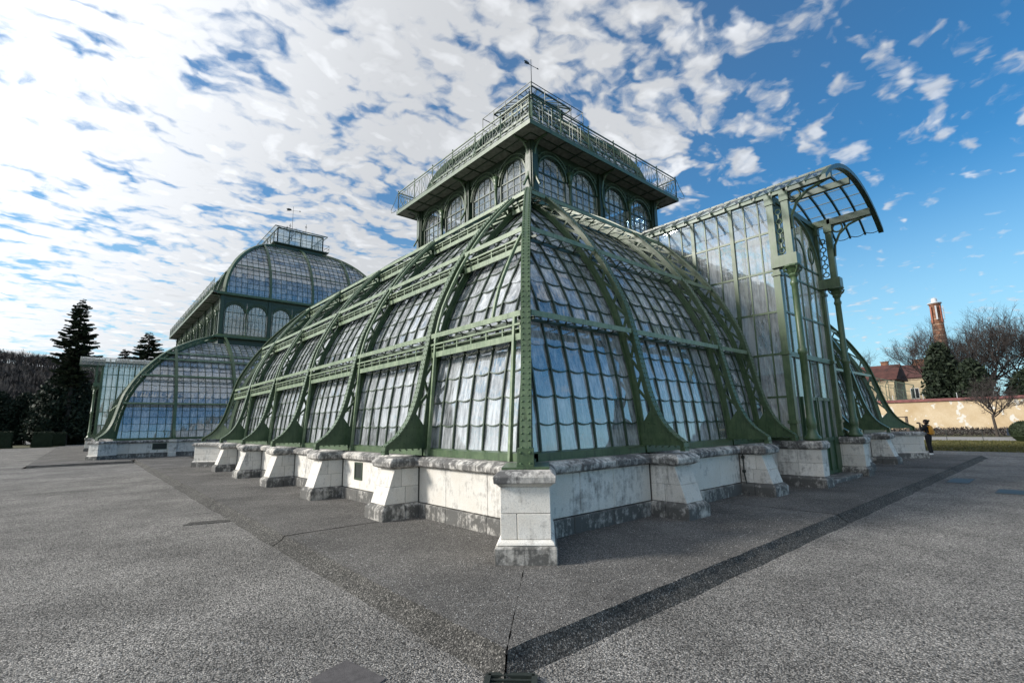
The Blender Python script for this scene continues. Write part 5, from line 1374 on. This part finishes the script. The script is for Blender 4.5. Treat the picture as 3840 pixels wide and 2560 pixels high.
# ------------------------------------------------------------------ the visitor
def skin_body(name, joints, edges, mat, parent, root=0, sub=2):
    me = bpy.data.meshes.new(name); me.from_pydata([j[0] for j in joints], edges, []); o = bpy.data.objects.new(name, me); COL.objects.link(o)
    sk = o.modifiers.new('skin', 'SKIN'); sk.use_smooth_shade = True
    for v, j in zip(me.skin_vertices[0].data, joints): v.radius = (j[1], j[2] if len(j) > 2 else j[1])
    me.skin_vertices[0].data[root].use_root = True
    s = o.modifiers.new('sub', 'SUBSURF'); s.levels = sub; s.render_levels = sub
    me.materials.append(MAT[mat])
    if parent: o.parent = parent; o.matrix_parent_inverse = Matrix.Translation(-parent_loc(parent))
    return o
PX, PY = 23.3, -.42; PH = 1.50/1.70; pa = R(72)         # she faces the greenhouse, photographing it
def pw(x, y, z):                                          # x: to her right, y: forward, z up (for a 1.70 m figure)
    f = Vector((math.cos(pa), math.sin(pa), 0)); r = Vector((f.y, -f.x, 0)); v = r*x*PH+f*y*PH; return (PX+v.x, PY+v.y, z*PH)
pe = thing('person', 'person in black coat and trousers with white shoes raising a camera to take a picture', 'person', (PX, PY, 0))
J = [(pw(0, 0, .95), .17*PH, .13*PH), (pw(0, .01, 1.12), .16*PH, .125*PH), (pw(0, .0, 1.30), .185*PH, .135*PH), (pw(0, -.01, 1.42), .15*PH, .11*PH), (pw(0, .01, 1.50), .052*PH, .072*PH),
     (pw(.17, 0, 1.40), .085*PH, .08*PH), (pw(.25, .10, 1.17), .072*PH), (pw(.15, .20, 1.36), .055*PH), (pw(.08, .25, 1.50), .028*PH),
     (pw(-.17, 0, 1.40), .085*PH, .08*PH), (pw(-.25, .10, 1.17), .072*PH), (pw(-.14, .20, 1.36), .055*PH), (pw(-.06, .25, 1.50), .028*PH),
     (pw(.09, 0, .86), .11*PH), (pw(.10, .03, .50), .062*PH), (pw(.10, -.02, .10), .055*PH),
     (pw(-.09, 0, .86), .11*PH), (pw(-.11, .0, .50), .062*PH), (pw(-.12, -.06, .10), .055*PH)]
E_ = [(0, 1), (1, 2), (2, 3), (3, 4), (3, 5), (5, 6), (6, 7), (7, 8), (3, 9), (9, 10), (10, 11), (11, 12), (0, 13), (13, 14), (14, 15), (0, 16), (16, 17), (17, 18)]
skin_body('body', J, E_, 'black_cloth', pe)
def ball(name, c, rx, ry, rz, mat, parent, seg=14, deform=None):
    bm = bmesh.new(); bmesh.ops.create_uvsphere(bm, u_segments=seg, v_segments=seg-4, radius=1)
    for v in bm.verts:
        co = v.co.copy()
        if deform: co = deform(co)
        v.co = Vector(pw(c[0]+co.x*rx, c[1]+co.y*ry, c[2]+co.z*rz))
    me = bpy.data.meshes.new(name); bm.to_mesh(me); bm.free(); me.materials.append(MAT[mat]); me.polygons.foreach_set('use_smooth', [True]*len(me.polygons))
    o = bpy.data.objects.new(name, me); COL.objects.link(o)
    if parent: o.parent = parent; o.matrix_parent_inverse = Matrix.Translation(-parent_loc(parent))
    return o
def facef(co):
    c = co.copy()
    if c.z < -.3: c.x *= .85+.1*c.z; c.y *= .95
    if c.y > .85 and abs(c.x) < .25 and -.25 < c.z < .15: c.y += .18
    return c
ball('head', (0, .03, 1.60), .078, .098, .115, 'skin', pe, 18, facef)
ball('hat', (0, .01, 1.655), .092, .108, .075, 'black_cloth', pe)
ball('hair', (0, -.03, 1.59), .085, .085, .10, 'hair', pe); ball('hair_bun', (0, -.12, 1.66), .045, .045, .045, 'hair', pe)
for s in (-1, 1):
    ball('eye', (s*.03, .118, 1.615), .011, .008, .009, 'hair', pe, 8); ball('ear', (s*.078, .02, 1.60), .012, .022, .03, 'skin', pe, 8)
    ball('shoe', (.10 if s > 0 else -.12, .05 if s > 0 else .0, .045), .045, .125, .045, 'white_shoe', pe)
    h = pw(.055*s+.012, .385, 1.50); jj = [(pw(.08*s if s > 0 else -.06, .25, 1.50), .022*PH), (pw(.05*s+.01, .275, 1.54), .024*PH)]; ee = [(0, 1)]
    for i in range(4):
        b = len(jj); zz = 1.565-.02*i; ln = (.034, .040, .037, .028)[i]
        jj += [(pw(.052*s+.01, .30, zz), .0085*PH), (pw(.045*s+.01, 0.30+ln*.8, zz+.004), .008*PH), (pw(.020*s+.01, .31+ln, zz+.004), .007*PH)]; ee += [(1, b), (b, b+1), (b+1, b+2)]
    b = len(jj); jj += [(pw(.03*s+.01, .28, 1.515), .010*PH), (pw(.012*s+.01, .30, 1.508), .009*PH)]; ee += [(0, b), (b, b+1)]
    skin_body('hand', jj, ee, 'skin', pe, 0, 1)
ball('mouth', (0, .118, 1.545), .022, .008, .006, 'pink_cloth', pe, 8)
cm = thing('camera_body', 'small dark camera held up in the hands of the person in black', 'camera', pw(0, .33, 1.52))
m = MB(); m.loft([[pw(x, y, z) for x, z in ((-.06, 1.525), (.07, 1.525), (.07, 1.595), (-.06, 1.595))] for y in (.305, .345)]); m.build('housing', 'dark_iron', cm)
m = MB(); m.tube([pw(.005, .345, 1.56), pw(.005, .41, 1.56)], .03*PH, 12); m.build('lens', 'rubber', cm)
bp = thing('backpack', 'orange backpack on the back of the person in black', 'backpack', pw(0, -.18, 1.05))
m = MB(); m.loft([[pw(.125*a*k, -.115-dy, z) for a, dy in ((-1, 0), (-1, .07*k), (-.6, .12*k), (.6, .12*k), (1, .07*k), (1, 0))] for k, z in ((.72, .98), (.98, 1.04), (1.0, 1.24), (.85, 1.36), (.5, 1.42))]); bevel(m.build('pack', 'orange_bag', bp), .02, 2)
m = MB(); m.loft([[pw(.10*a, -.235-dy, z) for a, dy in ((-1, -.02), (-.7, .03), (.7, .03), (1, -.02))] for z in (1.02, 1.18)]); m.build('front_pocket', 'orange_bag', bp)
for s in (-1, 1):
    m = MB(); m.tube([pw(.10*s, -.12, 1.36), pw(.11*s, -.02, 1.475), pw(.12*s, .10, 1.38), pw(.14*s, .06, 1.15), pw(.12*s, -.11, 1.04)], .014, 5); m.build('strap', 'orange_bag', bp)

# a car showing behind the round bush
ca = thing('parked_car', 'dark parked car mostly hidden by the round clipped bush', 'car', (50.5, -2.9, GZ))
m = MB(); sil = [(-2.0, .25), (-2.0, .62), (-1.75, .78), (-1.0, .86), (-.55, 1.28), (.75, 1.32), (1.5, .92), (1.98, .82), (2.0, .25)]
m.loft([[(50.5+w, -2.95+a*1.0, GZ+z*(1 if abs(w) < .7 else .96)) for a, z in sil] for w in (-.82, -.7, .7, .82)]); m.build('body', 'car_paint', ca, smooth=False)
for (a0, a1, a2, a3) in (((-.85, .92), (-.48, 1.24), (.05, 1.25), (.05, .92)), ((.12, .92), (.12, 1.25), (.72, 1.26), (1.25, .92))):
    for w in (-.835, .835):
        g = MB(); g.loft([[(50.5+w+t, -2.95+a, GZ+z) for a, z in (a0, a1, a2, a3)] for t in (-.006, .006)]); g.build('side_window', 'window_dark', ca)
for a in (-1.3, 1.3):
    for w in (-.8, .8):
        g = MB(); g.tube([(50.5+w-.1, -2.95+a, GZ+.31), (50.5+w+.1, -2.95+a, GZ+.31)], .31, 16); wo = g.build('wheel', 'rubber', ca)
        g = MB(); g.tube([(50.5+w-.11, -2.95+a, GZ+.31), (50.5+w+.11, -2.95+a, GZ+.31)], .19, 12); g.build('rim', 'steel', wo)
for w in (-.6, .6):
    g = MB(); g.box(50.5+w-.14, 50.5+w+.14, -.995, -.95, GZ+.60, GZ+.72); g.build('headlight', 'white_metal', ca)
